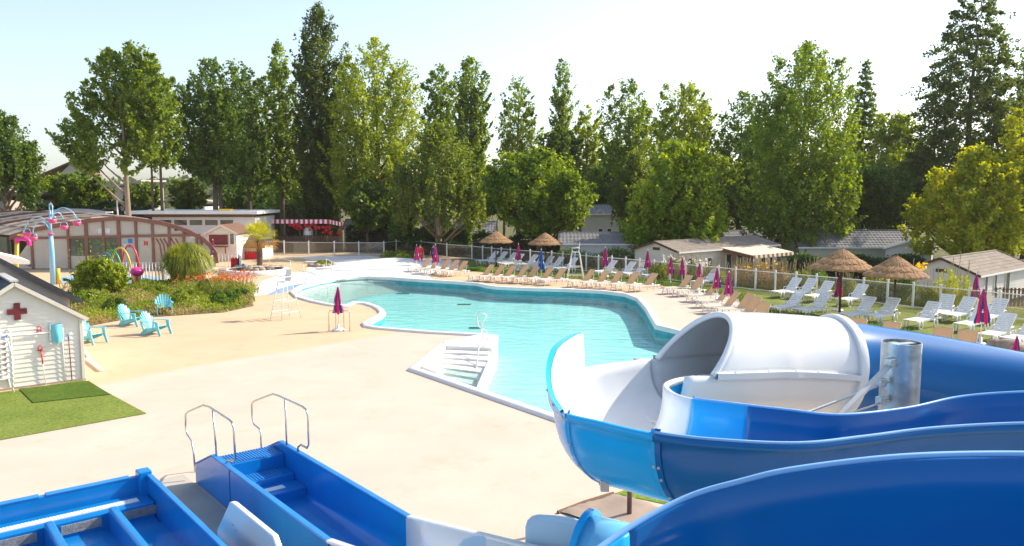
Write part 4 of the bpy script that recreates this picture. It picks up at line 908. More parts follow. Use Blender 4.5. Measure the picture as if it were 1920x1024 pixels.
# ---- mobile homes
def window(parent, o, ex, w_, h, frame='white_plastic', glass='glass_dark', deep=.03):
    # o = lower left corner on the wall, ex = unit along wall
    ex = Vector(ex); n = Vector((ex.y, -ex.x, 0)); up = Vector((0,0,1)); o = Vector(o); a = math.atan2(ex.y, ex.x)
    b = MB(); t = .06
    c = lambda x, z, dx, dz, dn, dd: b.box(o+ex*x+up*z+n*dn, (dx, dd, dz), rz=a)
    c(t/2, h/2, t, h, .03, .07); c(w_-t/2, h/2, t, h, .03, .07); c(w_/2, t/2, w_-2*t, t, .03, .07); c(w_/2, h-t/2, w_-2*t, t, .03, .07)
    f = b.build('window_frame', frame, parent)
    b = MB(); b.box(o+ex*w_/2+up*h/2+n*.025, (w_-2*t, .012, h-2*t), rz=a); b.build('pane', glass, f)
    return f
def home(label, P0, rz, L_, W_, eh, rh, wall, roof, wins, base=GZ, nm='mobile_home', cat='mobile home', over=.22, rows=.17, fascia='white_plastic', barge='wood_dark', tiles=True, vent=False):
    r = thing(nm, label, cat, (P0[0], P0[1], base), rz); H = eh-base; RH = rh-eh
    cs = [(0,0,0), (L_,0,0), (L_,W_,0), (0,W_,0)]
    b = MB(); siding_rows(b, cs[0], cs[1], .3, H, rows); siding_rows(b, cs[1], cs[2], .3, H, rows, RH); siding_rows(b, cs[2], cs[3], .3, H, rows); siding_rows(b, cs[3], cs[0], .3, H, rows, RH)
    b.build('wall', wall, r, recalc=False)
    b = MB(); b.prism([(.08,.08), (L_-.08,.08), (L_-.08,W_-.08), (.08,W_-.08)], 0, H-.05); b.build('base', 'wood_dark', r)
    s = RH/(W_/2); ov = over
    for sg in (0, 1):
        y_e = -ov if sg == 0 else W_+ov; z_e = H-ov*s; yr = W_/2; n = max(3, int((W_/2+ov)/.30)); b = MB()
        nx = max(2, int(L_/.28)) if tiles else 1
        for k in range(n):                                    # stepped tile courses with a wave along x
            t0, t1 = k/n, (k+1)/n; ya, yb = y_e+(yr-y_e)*t0, y_e+(yr-y_e)*t1; za, zb = z_e+(H+RH-z_e)*t0, z_e+(H+RH-z_e)*t1
            xs = [-ov+(L_+2*ov)*j/(nx*2) for j in range(nx*2+1)]
            lo_ = [(x, ya, za+.055+(.03 if j % 2 else 0)) for j, x in enumerate(xs)]; hi = [(x, yb, zb+.02+(.03 if j % 2 else 0)) for j, x in enumerate(xs)]; un = [(x, ya, za+.01) for x in xs]
            b.grid([un, lo_, hi])
        b.build('roof_slope', roof, r, recalc=False)
        b = MB(); b.bar((-ov, y_e, z_e-.01), (L_+ov, y_e, z_e-.01), .06, .11); b.build('gutter', fascia, r)
        for x in (-ov-.02, L_+ov+.02): b = MB(); b.bar((x, y_e, z_e+.01), (x, yr, H+RH+.03), .05, .14); b.build('bargeboard', barge, r)
    b = MB(); b.bar((-ov, W_/2, H+RH+.06), (L_+ov, W_/2, H+RH+.06), .16, .07); b.build('ridge_cap', roof, r)
    for x, y in ((0,0), (L_,0), (L_,W_), (0,W_)): b = MB(); b.box((x, y, H/2+.1), (.09,.09,H-.25)); b.build('corner_trim', wall, r)
    dirs = {'y0': (cs[0], (1,0,0)), 'x1': (cs[1], (0,1,0)), 'y1': (cs[2], (-1,0,0)), 'x0': (cs[3], (0,-1,0))}
    for sd, s_, z, w_, h in wins:
        o, e = dirs[sd]; window(r, Vector(o)+Vector(e)*s_+Vector((0,0,z)), e, w_, h)
    if vent:
        o, e = dirs['x0']; b = MB(); b.box((-.03, W_/2, H+.10), (.03,.62,.20)); b.build('vent', 'wood_dark', r)
    return r
# gable corners measured in the photograph
def home_by(label, e0, e1, Y0, Y1, L_, zr, *a, **k):
    # e0: gable eave nearest left, e1: gable eave nearest right (pixels), both at depth Y0/Y1 -> long side runs from e1 away
    p0 = D(*e0, Y0); p1 = D(*e1, Y1); g = (p0-p1); W_ = Vector((g.x, g.y, 0)).length; ey = Vector((g.x, g.y, 0)).normalized(); ex = Vector((ey.y, -ey.x, 0))
    return home(label, (p1.x, p1.y), math.atan2(ex.y, ex.x), L_, W_, (p0.z+p1.z)/2, zr, *a, **k)
hB = home_by('cream mobile home with brown tiled roof and striped terrace awning behind the fence', (1192,466), (1272,472), 59, 56, 12.5, 2.2, 'home_wall', 'roof_tile_brown', [('y0',1.0,1.35,.65,1.0), ('y0',3.3,.95,.6,1.3), ('y0',5.6,.5,.75,1.9), ('y0',7.0,.5,.8,1.9), ('y0',8.4,.5,.8,1.9), ('y0',10.2,1.0,.7,1.2)], vent=True)
hA = home('grey green mobile home with grey tiled roof, left of the cream one', (D(1052,452,64).x, 64), -.06, 5.9, 4.4, 1.72, 2.45, 'home_wall_grey', 'roof_tile_grey', [('y0',1.35,.55,.75,1.6), ('y0',2.75,.85,.45,1.15), ('y0',3.9,.75,.65,1.25)])
hC = home_by('pale mobile home with long tiled roof at the right edge, nearest of the homes', (1700,506), (1834,515), 49, 46, 9, 1.85, 'home_wall_grey', 'roof_tile_brown', [('y0',1.0,.85,.55,1.3), ('y0',2.6,.95,.5,1.2), ('y0',4.6,.35,.8,1.8)], vent=True)
b = MB(); b.tube([(-0.9,2.3,1.9),(-.9,2.3,2.6)], .06, 8); b.build('flue', 'galvanised', hC, loc=(2.2,0,.55))
hD = home('greenish mobile home with dark grey tiled roof seen over the dark hedge', (D(1500,455,66).x, 66), 0.0, 9.2, 4.2, 1.35, 2.5, 'home_wall_green', 'roof_tile_grey', [('y0',2.0,.55,.5,.75), ('y0',4.7,.45,.75,1.1), ('y0',7.3,.45,.75,1.0)])
hE = home_by('small pale mobile home with a dark window, in front of the greenish one', (1662,463), (1746,468), 62, 60.5, 5, 2.0, 'home_wall_grey', 'roof_tile_grey', [('x0',1.5,.6,.85,.9)], fascia='home_wall_grey', barge='white_plastic')
hF = home('cream home with two rows of windows glimpsed between the trees, behind the grey green one', (D(1072,420,82).x, 82), 0, 5.4, 4, 3.6, 4.4, 'home_wall', 'roof_tile_grey', [('y0',.6,2.3,.5,1.0), ('y0',2.7,2.3,.5,1.0), ('y0',3.6,2.3,.5,1.0), ('y0',1.6,.9,.6,1.0)])
hG = home('grey roofed home glimpsed behind the cream home, left of the big tree', (D(1365,438,74).x, 74), .15, 4.8, 4, 1.3, 2.15, 'home_wall_green', 'roof_tile_grey', [('y0',.6,.7,.5,.8)])
hH = home('low cream home behind the hedge left of the weeping tree', (D(646,424,88).x, 88), 0, 3.4, 4, 1.9, 2.7, 'home_wall', 'roof_tile_grey', [('y0',1.9,.8,.6,1.2)])
hI = home('cream home glimpsed behind the far thatched parasol', (D(852,424,84).x, 84), 0, 4.2, 4, 1.6, 2.6, 'home_wall', 'roof_tile_grey', [('y0',2.2,.9,.6,1.0)])
# terrace awning of the cream home
n = 18; AW0, AW1, HA = 5.0, 10.4, 2.75
for k in range(n):
    x0 = AW0+(AW1-AW0)*k/n; x1 = AW0+(AW1-AW0)*(k+1)/n
    b = MB(); b.slab([(x0, .05, HA+.12), (x1, .05, HA+.12), (x1, -2.7, HA-.30), (x0, -2.7, HA-.30)], (0,0,1), .03); b.build('awning_stripe', 'awning_stripe', hB)
    b = MB(); b.slab([(x0, -2.72, HA-.28), (x1, -2.72, HA-.28), (x1, -2.76, HA-.52), (x0, -2.76, HA-.52)], (0,-1,0), .02); b.build('awning_valance', 'awning_stripe' if k % 2 else 'awning_dark', hB)
b = MB(); b.slab([(AW0-.04,.05,HA+.12), (AW0-.04,-2.7,HA-.30), (AW0-.04,-2.7,HA-.5), (AW0-.04,.05,HA-.08)], (-1,0,0), .03); b.build('awning_side', 'awning_dark', hB)
for x in (AW0+.1, 7.6, AW1-.1): b = MB(); b.box((x, -2.6, (HA-.35)/2), (.11,.11,HA-.35)); b.build('terrace_post', 'wood_dark', hB)
b = MB(); b.prism([(AW0,-2.7), (AW1,-2.7), (AW1,-.05), (AW0,-.05)], .0, .5); b.build('terrace_deck', 'wood_brown', hB)
for z in (1.35, .9): b = MB(); b.bar((7.6,-2.6,z), (AW1,-2.6,z), .08, .05); b.build('terrace_rail', 'wood_dark', hB)
for k in range(14): b = MB(); b.box((7.7+2.6*k/13, -2.6, 1.02), (.05,.03,.8)); b.build('baluster', 'wood_dark', hB)
# terrace fence of the right home
rf = thing('terrace_railing', 'brown wooden railing in front of the home at the right edge', 'fence', G(1866,571)); ro_ = Vector(rf.location)
for k in range(26):
    b = MB(); b.box((k*.17, -k*.045, .42), (.11,.025,.95)); b.build('board', 'wood_brown', rf)
for z in (.2, .8): b = MB(); b.bar((-.1,.03,z), (4.4,-1.13,z), .06, .05); b.build('rail', 'wood_brown', rf)
# white garden chairs behind the fence
for (px, py, s) in ((1462,516,'by the terrace of the cream home'), (1745,545,'behind the fence by the right home')):
    c = put(WHT, USED, G(px, py, GZ), 2.8, 'white plastic lounger beyond the fence, '+s)

# ---- first aid shed, left
PC = G(157, 712, 0); VX = Vector((.7745,.6325,0)); UX = Vector((-.6325,.7745,0)); sr = math.atan2(.6325,.7745)
sh = thing('first_aid_shed', 'white clapboard shed with a dark red cross on its gable', 'shed', PC-VX*3.4, sr)   # local x along the front, y away
Wf, EH, AP, DP = 3.4, 2.0, 1.12, 3.6
for i, (vs, fs) in enumerate(siding_rows(None, (0,0,0), (Wf,0,0), .06, EH, .135, AP, .022)):
    b = MB(); b.add(vs, fs); b.build('board', 'clapboard', sh, recalc=False)
b = MB(); siding_rows(b, (Wf,0,0), (Wf,DP,0), .06, EH, .135); siding_rows(b, (Wf,DP,0), (0,DP,0), .06, EH, .135, AP); siding_rows(b, (0,DP,0), (0,0,0), .06, EH, .135); b.build('side_wall', 'clapboard', sh, recalc=False)
b = MB(); b.prism([(.03,.03), (Wf-.03,.03), (Wf-.03,DP-.03), (.03,DP-.03)], 0, EH); b.build('core', 'cream_wall', sh)
for x in (0, Wf): b = MB(); b.box((x, -.01, EH/2), (.10,.10,EH)); bevel(b.build('corner_trim', 'trim_cream', sh), .008)
sl_ = AP/(Wf/2)
for sg in (-1, 1):
    xe_ = Wf/2+sg*(Wf/2+.18); ze = EH-.18*sl_; xr = Wf/2; zr = EH+AP
    b = MB(); b.slab([(xe_, -.12, ze+.03), (xr, -.12, zr+.03), (xr, DP+.15, zr+.03), (xe_, DP+.15, ze+.03)], (0,0,1), .05); b.build('roof_slope', 'navy_roof', sh)
    b = MB(); b.bar((xe_, -.15, ze+.01), (xr, -.15, zr+.01), .04, .11); b.build('bargeboard', 'trim_cream', sh)
b = MB(); b.bar((Wf/2, -.14, EH+AP+.09), (Wf/2, DP+.15, EH+AP+.09), .22, .05); b.build('ridge_cap', 'grey_steel', sh)
cx, cz, cs_ = Wf-1.66, 2.30, .235
b = MB(); b.box((cx,-.045,cz), (.165,.03,.50)); b.box((cx-.168,-.045,cz), (.165,.03,.165)); b.box((cx+.168,-.045,cz), (.165,.03,.165)); cr_ = b.build('red_cross', 'maroon', sh); bevel(cr_, .004)
b = MB(); b.box((Wf/2, .02, .03), (Wf+.1,.16,.06)); b.build('plinth', 'stone', sh)
def shp(px, py, off=-.06):                                      # point on the shed front, in its own frame
    d = ray(px, py); o = Vector(sh.location); nn = UX; t = (o+UX*off-Vector((0,0,CZ))).dot(nn)/d.dot(nn); q = Vector((0,0,CZ))+d*t-o; return Vector((q.dot(VX), q.dot(UX), q.z))
def on_shed(nm, label, cat, first):
    return thing(nm, label, cat, sh.matrix_basis @ first if False else Vector(sh.location)+VX*first.x+UX*first.y+Vector((0,0,first.z)), sr)
p0 = shp(106,623); ln = on_shed('landing_net', 'aqua landing net with white frame hanging on the white shed wall', 'net', p0)
b = MB(); b.tube([(-.16,0,.26), (.13,0,.29), (.17,0,.20), (.17,0,-.25), (.10,0,-.30), (-.13,0,-.27), (-.18,0,-.2)], .022, 6, closed=True); b.build('frame', 'white_plastic', ln, True)
b = MB(); b.grid([[Vector((x, -.02-.10*math.sin((x+.16)/.32*PI)*(1-abs(z)*2), z-.02-(.06 if abs(x) < .05 else 0)*(z < 0))) for x in np.linspace(-.15,.15,7)] for z in np.linspace(-.27,.27,8)]); b.build('mesh_bag', 'turquoise_plastic', ln, True, recalc=False)
def pole(label, a, c, r, mat, tipmat, tip):
    pa, pc = shp(*a), shp(*c); t_ = on_shed('cleaning_pole', label, 'pole', pa); v = pc-pa; b = MB(); b.tube([(0,0,0), v], r, 8); b.build('shaft', mat, t_, True)
    b = MB(); b.tube([v*-.0, v.normalized()*tip], r*1.6, 8); b.build('grip', tipmat, t_, True); return t_
pole('long white pole with blue grip hung level across the shed wall', (3,632), (96,623), .014, 'white_plastic', 'toy_blue', .12)
pole('thin white pole under the landing net', (117,634), (123,715), .010, 'white_plastic', 'grey_steel', .06)
pole('dark red pole with blue grip leaning at the right end of the shed wall', (128,627), (135,713), .014, 'maroon', 'toy_blue', .16)
t_ = pole('red and white broom handle hanging in the middle of the shed wall', (77,658), (86,722), .012, 'white_plastic', 'toy_red', .40)
b = MB(); b.box(shp(87,724)-shp(77,658), (.18,.05,.07)); b.build('brush', 'paper', t_)
for (px, py, s) in ((73,617,'above'), (75,653,'below')):
    q = shp(px, py); h = on_shed('wall_hook', 'small red wall hook on the white shed, '+('upper one over the level pole' if s == 'above' else 'lower one holding the broom'), 'hook', q); b = MB(); b.tube([(-.05,0,-.08), (-.05,-.04,.06), (0,-.05,.10), (.05,-.04,.06), (.05,0,-.08)], .013, 6); b.build('bracket', 'toy_red', h, True); b = MB(); b.box((0,.02,-.06), (.13,.02,.04)); b.build('plate', 'toy_red', h)
# stacked white plastic chairs at the left edge
for k in range(8):
    q = G(4, 736, 0); c = thing('stacked_chair', 'white plastic chair in the tall stack against the shed, '+['lowest','second from bottom','third from bottom','fourth from bottom','fifth from bottom','sixth from bottom','second from top','topmost'][k], 'chair', q+Vector((0,0,.155*k+.0)), sr+.05, 'stacked white chairs by the shed')
    z0 = .0
    b = MB(); b.grid([[Vector((x, y, .44+.03*abs(x)*2-.02*math.cos(y*4))) for x in np.linspace(-.22,.22,5)] for y in np.linspace(-.22,.22,5)]); o_ = b.build('seat', 'white_plastic', c, True); m_ = o_.modifiers.new('s', 'SOLIDIFY'); m_.thickness = .02
    b = MB(); b.grid([[Vector((x, .22+.06*t-.05*(1-(x/.22)**2)+.05, .44+.40*t)) for x in np.linspace(-.22,.22,5)] for t in np.linspace(0,1,5)]); o_ = b.build('backrest', 'white_plastic', c, True); m_ = o_.modifiers.new('s', 'SOLIDIFY'); m_.thickness = .02
    for sx in (-1, 1):
        for sy in (-1, 1): b = MB(); b.tube([(sx*.20, sy*.20, .44), (sx*.25, sy*.25, .0)], [.03,.022], 6); b.build('leg', 'white_plastic', c, True)
        b = MB(); b.tube([(sx*.24,-.22,.44), (sx*.27,-.22,.66), (sx*.27,.24,.70)], .025, 6); b.build('armrest', 'white_plastic', c, True)
# kerb pieces by the shed
for (a, c, s) in (((162,676), (190,697), 'longer'), ((160,662), (166,672), 'shorter')):
    q = G(*a); r = G(*c)-q; b = MB(); b.bar((0,0,.05), (r.x, r.y, .05), .12, .10); tag(bevel(b.build('kerb_stone', 'coping_white', loc=q), .02), s+' pale kerb stone lying beside the shed corner', 'kerb')
# ---- larger shed behind
q2 = PC+UX*2.9+VX*.25
s2 = thing('storage_shed', 'larger cream shed with black edged roof standing behind the white shed', 'shed', q2-VX*4.2, sr); W2, E2, A2, D2 = 4.2, 2.30, 1.42, 5.0
b = MB(); siding_rows(b, (0,0,0), (W2,0,0), .05, E2, .4, A2, .006); siding_rows(b, (W2,0,0), (W2,D2,0), .05, E2, .4); siding_rows(b, (W2,D2,0), (0,D2,0), .05, E2, .4, A2); siding_rows(b, (0,D2,0), (0,0,0), .05, E2, .4); b.build('wall', 'cream_wall', s2, recalc=False)
b = MB(); b.prism([(.03,.03), (W2-.03,.03), (W2-.03,D2-.03), (.03,D2-.03)], 0, E2-.02); b.build('core', 'cream_wall', s2)
for sg in (-1, 1):
    xe_ = W2/2+sg*(W2/2+.24); sl2 = A2/(W2/2); ze = E2-.24*sl2; b = MB(); b.slab([(xe_, -.22, ze+.03), (W2/2, -.22, E2+A2+.03), (W2/2, D2+.2, E2+A2+.03), (xe_, D2+.2, ze+.03)], (0,0,1), .07); b.build('roof_slope', 'dark_roof', s2)
    b = MB(); b.bar((xe_, -.24, ze-.01), (W2/2, -.24, E2+A2), .04, .15); b.build('bargeboard', 'dark_roof', s2)
    b = MB(); b.bar((xe_+sg*.05, -.26, ze-.01), (xe_+sg*.05, D2+.2, ze-.01), .12, .10); b.build('gutter', 'dark_roof', s2)
# a third low roof further left
q3 = D(8, 470, 31); s3 = thing('side_shed', 'grey roofed white shed corner at the left edge behind the storage shed', 'shed', (q3.x-2.2, q3.y, 0), sr)
b = MB(); siding_rows(b, (-2,0,0), (2.2,0,0), 0, 2.9, .3); siding_rows(b, (2.2,0,0), (2.2,2.5,0), 0, 2.9, .3); b.build('wall', 'clapboard', s3, recalc=False)
b = MB(); b.slab([(-2.2,-.3,3.45), (.9,-.3,3.42), (2.7,-.3,2.85), (2.7,2.7,2.85), (.9,2.7,3.42), (-2.2,2.7,3.45)], (0,0,1), .16); b.build('roof_slope', 'clapboard', s3)
b = MB(); b.bar((2.72,-.35,2.82), (2.72,2.75,2.82), .12, .10); b.build('gutter', 'dark_roof', s3)

# ---- arched pool hall
YE = 60.0; pxm = 1500/YE
def E(px, py): p = D(px, py, YE); return (p.x, p.z)
AR = [(20,441),(60,428),(95,421),(130,416),(170,410),(215,406),(255,408),(300,414),(330,422),(355,431),(380,444),(395,457),(404,470),(407,490)]
AX = [E(*p) for p in AR]
eh = thing('pool_hall', 'arched pool hall with brown frames and cream panels left of the pool', 'pool hall', (AX[5][0], YE, 0)); ex0 = AX[5][0]
def hz(x):
    for (a, b_) in zip(AX, AX[1:]):
        if a[0] <= x <= b_[0]: return a[1]+(b_[1]-a[1])*(x-a[0])/(b_[0]-a[0])
    return AX[-1][1]
b = MB()
for (a, c) in zip(AX, AX[1:]): b.bar((a[0]-ex0, -.05, a[1]-.14), (c[0]-ex0, -.05, c[1]-.14), .16, .30)
b.build('arch_beam', 'enclosure_brown', eh)
VP = [20,61,130,164,196,225,257,288,319,346,370,378]
xs = [E(v, 480)[0] for v in VP]; ZB = 2.32
for i, x in enumerate(xs):
    w_ = .24 if VP[i] in (225,164) else .17
    b = MB(); b.box((x-ex0, 0, (hz(x)-.2)/2), (w_,.14,hz(x)-.2)); b.build('upright', 'enclosure_brown', eh)
b = MB(); b.bar((xs[0]-ex0, -.015, ZB), (xs[-1]-ex0, -.015, ZB+.28), .10, .18); b.build('cross_beam', 'enclosure_brown', eh)
zb = lambda x: ZB+.28*(x-xs[0])/(xs[-1]-xs[0])
for i in range(len(xs)):
    x0 = xs[i]+.07; x1 = (xs[i+1]-.07) if i+1 < len(xs) else AX[-2][0]
    glass = VP[i] in (164,196); dark = VP[i] in (288, 319)
    mid = [x0+(x1-x0)*t for t in (1,.75,.5,.25,0)]
    b = MB(); b.slab([(x0-ex0,.03,zb(x0)+.09), (x1-ex0,.03,min(zb(x1)+.09, hz(x1)-.3))]+[(x-ex0,.03,max(zb(x)+.1, hz(x)-.22)) for x in mid], (0,1,0), .03)
    if hz(x1) > zb(x1)+.4: b.build('upper_panel', 'enclosure_panel', eh)
    b = MB(); top0, top1 = min(zb(x0)-.09, hz(x0)-.25), min(zb(x1)-.09, hz(x1)-.25)
    if VP[i] == 130:
        b.slab([(x0-ex0,.03,.05), (x1-ex0,.03,.05), (x1-ex0,.03,1.0), (x0-ex0,.03,1.0)], (0,1,0), .03); b.build('lower_panel', 'enclosure_panel', eh)
        b = MB(); b.slab([(x0-ex0,.03,1.0), (x1-ex0,.03,1.0), (x1-ex0,.03,top1), (x0-ex0,.03,top0)], (0,1,0), .02); b.build('window_pane', 'door_glass', eh)
    else:
        b.slab([(x0-ex0,.03,.05), (x1-ex0,.03,.05), (x1-ex0,.03,top1), (x0-ex0,.03,top0)], (0,1,0), .03); b.build('door_pane' if glass or dark else 'lower_panel', 'door_glass' if glass else ('enclosure_roof' if dark else 'enclosure_panel'), eh)
def sticker(nm, px0, py0, px1, py1, mat):
    (a, c), (e, f) = E(px0, py1), E(px1, py0); b = MB(); b.box(((a+e)/2-ex0, .018, (c+f)/2), (e-a, .012, f-c)); return b.build(nm, mat, eh)
for bx in ((184,428,193,438), (197,428,206,438)): sticker('paper_notice', *bx, 'paper')
for k, bx in enumerate(((232,448,237,456), (240,448,248,456), (232,458,237,466), (240,460,248,464), (232,468,240,476))): sticker('poster', *bx, ('splash_blue','toy_blue','paper','toy_blue','splash_blue')[k])
for bx in ((270,452,272.6,460), (274.4,452,277,460), (272.6,455,274.4,457)): sticker('red_sign', *bx, 'toy_red')
sticker('paper_notice', 357,440,366,448, 'paper'); sticker('vent', 327,429,334,433, 'glass_dark')
for v in (300,307,314,328,336):                                 # curved ribs seen through the doors
    x = E(v,470)[0]-ex0; b = MB(); b.tube([(x-.25,.02,ZB), (x,.02,ZB-.45), (x+.12,.02,ZB-1.4)], .05, 6); b.build('inner_rib', 'enclosure_brown', eh)
# barrel roof running back to the left
ud = Vector((-.80,.60,0)); NBAY = 9
for k in range(NBAY):
    off0, off1 = ud*(k*2.0), ud*((k+1)*2.0); s0 = 1+.012*(k % 3)
    rows = [[Vector((a[0]-ex0, .05, a[1]*s0))+off0 for a in AX], [Vector((a[0]-ex0, .05, a[1]*s0))+off1 for a in AX]]
    b = MB(); b.grid(rows); b.build('roof_bay', 'enclosure_roof', eh, True, recalc=False)
    b = MB(); b.tube([p+Vector((0,0,.06)) for p in rows[1]], .09, 6); b.build('roof_rib', 'enclosure_brown' if k % 3 == 2 else 'awning_stripe', eh)
for j in (1, 2, 3, 4, 5):
    b = MB(); b.bar(Vector((AX[j][0]-ex0, .05, AX[j][1]+.05)), Vector((AX[j][0]-ex0, .05, AX[j][1]+.09))+ud*18, .07, .06); b.build('purlin', 'enclosure_brown', eh)
b = MB(); b.box((xs[0]-ex0-.2, .3, 1.25), (.25,.25,2.5)); b.build('corner_post', 'wood_dark', eh)
b = MB(); b.slab([(xs[0]-ex0,.08,0), (xs[0]-ex0,.08,2.4), Vector((xs[0]-ex0,.08,2.4))+ud*18, Vector((xs[0]-ex0,.08,0))+ud*18], (ud.y,-ud.x,0), .04); b.build('side_wall', 'door_glass', eh)
# second, higher arch behind
a2 = thing('rear_pool_hall', 'second brown arched roof rising behind the pool hall on the left', 'pool hall', (D(60,400,68).x, 68, 0)); 
pts = [D(x, y, 68) for x, y in ((-60,425),(-20,414),(20,407),(60,402),(100,399),(140,400),(170,404),(190,407))]; o2_ = Vector(a2.location)
b = MB()
for p, q in zip(pts, pts[1:]): b.bar(p-o2_-Vector((0,0,.12)), q-o2_-Vector((0,0,.12)), .2, .30)
b.build('arch_beam', 'enclosure_brown', a2)
rows = [[p-o2_ for p in pts], [p-o2_+Vector((-3,8,.2)) for p in pts]]; b = MB(); b.grid(rows); b.build('roof_bay', 'enclosure_roof', a2, True, recalc=False)
b = MB(); b.slab([p-o2_-Vector((0,-.1,.2)) for p in pts]+[Vector((pts[-1].x-o2_.x,.1,0)), Vector((pts[0].x-o2_.x,.1,0))], (0,1,0), .05); b.build('end_wall', 'enclosure_panel', a2)

# ---- long low white building with a strip of windows
Yw = 74.; q0 = D(285, 404, Yw); q1 = D(478, 404, Yw); wb = thing('amenity_block', 'long low white building with a strip of dark windows behind the pool hall', 'building', (q0.x, Yw, GZ)); Lw = q1.x-q0.x; Hw = D(300,407,Yw).z-GZ
b = MB(); siding_rows(b, (0,0,0), (Lw,0,0), .1, Hw, .28, None, .012); siding_rows(b, (Lw,0,0), (Lw,6,0), .1, Hw, .28); siding_rows(b, (0,6,0), (0,0,0), .1, Hw, .28); b.build('wall', 'white_paint', wb, recalc=False)
b = MB(); b.box((Lw/2, 3, Hw/2-.02), (Lw-.06, 5.9, Hw-.04)); b.build('core', 'cream_wall', wb)
b = MB(); b.box((Lw/2-.8, 2.7, Hw+.42), (Lw+2.6, 7.2, .28)); b.build('roof', 'white_plastic', wb)
b = MB(); b.box((Lw/2-.2, -.15, Hw+.15), (Lw+.6, .3, .26)); b.build('fascia', 'wood_brown', wb)
for k in range(5): window(wb, (.55+1.42*k, 0, Hw-.82), (1,0,0), 1.32, .62)
b = MB(); b.box((6.9, -.2, Hw+.66), (1.2, .3, .16)); b.build('roof_lamp', 'toy_yellow', wb)
# ---- snack kiosk
Yk = 67.; q0 = D(392, 470, Yk); kk = thing('snack_kiosk', 'small cream kiosk with maroon shutter and brown roof left of the palm', 'kiosk', (D(389,450,Yk).x, Yk, GZ)); Lk = D(443,450,Yk).x-D(389,450,Yk).x; Hk = D(400,437,Yk).z-GZ; Ak = .62
b = MB(); siding_rows(b, (0,0,0), (Lk,0,0), 0, Hk, .2, Ak); siding_rows(b, (Lk,0,0), (Lk,4,0), 0, Hk, .2); siding_rows(b, (0,4,0), (0,0,0), 0, Hk, .2); b.build('wall', 'clapboard', kk, recalc=False)
for sg in (-1, 1):
    xe_ = Lk/2+sg*(Lk/2+.2); b = MB(); b.slab([(xe_,-.25,Hk-.08), (Lk/2,-.25,Hk+Ak+.03), (Lk/2,4.2,Hk+Ak+.03), (xe_,4.2,Hk-.08)], (0,0,1), .06); b.build('roof_slope', 'far_roof_brown', kk)
    b = MB(); b.bar((xe_,-.27,Hk-.08), (Lk/2,-.27,Hk+Ak+.02), .04, .12); b.build('bargeboard', 'trim_cream', kk)
b = MB(); b.box((.95,-.09,Hk-.55), (1.55,.06,.82)); b.build('shutter', 'maroon', kk)
b = MB(); b.box((.95,-.30,Hk-1.12), (1.6,.5,.06)); b.build('counter', 'maroon', kk)
for x in (.3, 1.65): b = MB(); b.box((x,-.5,(Hk-1.14)/2), (.07,.07,Hk-1.14)); b.build('counter_post', 'maroon', kk)
window(kk, (1.85,0,Hk-1.0), (1,0,0), .45, 1.0)
kb = thing('side_kiosk', 'brown roofed red fronted annex between the kiosk and the palm', 'kiosk', (D(443,450,69).x, 69, GZ))
b = MB(); b.box((1.1,1.5,1.1), (2.3,3,2.2)); b.build('wall', 'clapboard', kb); b = MB(); b.slab([(-.4,-.4,2.25), (2.6,-.4,2.2), (2.0,1.4,3.1), (-.6,1.4,3.15)], (0,0,1), .07); b.build('roof', 'far_roof_brown', kb)
b = MB(); b.box((1.2,-.06,1.55), (1.7,.05,.7)); b.build('red_panel', 'red_fabric', kb)
for x in (.2, 2.1): b = MB(); b.bar((x,-.1,0), (x+.12,-.5,1.2), .07); b.build('prop', 'red_paint', kb)
# ---- terrace pavilion with the red striped awning
Yp = 79.; pa = thing('striped_pavilion', 'open timber terrace with a red and white striped awning', 'pavilion', (D(502,470,Yp).x, Yp, GZ)); zt = D(560,412,Yp).z-GZ; zb_ = D(560,419.5,Yp).z-GZ; x1 = D(619,415,Yp).x-D(502,415,Yp).x; n = 26
for k in range(n):
    xa, xb = x1*k/n, x1*(k+1)/n; m_ = 'pink_stripe' if k % 2 else 'white_plastic'
    b = MB(); b.box(((xa+xb)/2, 0, (zt+zb_)/2), (xb-xa, .04, zt-zb_)); b.build('valance_stripe', m_, pa)
    b = MB(); b.slab([(xa,.0,zt), (xb,.0,zt), (xb,4.5,zt-.22), (xa,4.5,zt-.22)], (0,0,1), .02); b.build('roof_stripe', m_, pa)
for k in range(8):
    t0, t1 = k/8, (k+1)/8; f = lambda t: (x1+.02+1.4*t, .03-.9*t+4*0)
    b = MB(); a_, c_ = Vector((x1+.03+1.4*t0, -.7*t0, 0)), Vector((x1+.03+1.4*t1, -.7*t1, 0)); b.slab([a_+Vector((0,0,zb_-.25*t0)), c_+Vector((0,0,zb_-.25*t1)), c_+Vector((0,0,zt-.25*t1)), a_+Vector((0,0,zt-.25*t0))], (0,1,0), .04); b.build('valance_stripe', 'pink_stripe' if k % 2 else 'white_plastic', pa)
for x in (.1, 1.7, 3.2, 4.8, x1+.05, x1+1.35): b = MB(); b.box((x, .1 if x < x1+1 else -.6, zb_/2), (.12,.12,zb_)); b.build('post', 'wood_brown', pa)
for x in np.arange(.1, x1+1.3, .24): b = MB(); b.box((x, -.05 if x < x1 else -.05-.5*(x-x1), zb_-1.5), (.16,.03,.62)); b.build('railing_board', 'wood_brown', pa)
for z in (zb_-1.18, zb_-1.8): b = MB(); b.bar((0,-.1,z), (x1,-.1,z), .08, .07); b.build('railing', 'wood_dark', pa)
b = MB(); b.box((x1/2, 2, (zb_-1.9)/2), (x1+.4, 4.4, zb_-1.9)); b.build('floor', 'wood_brown', pa)
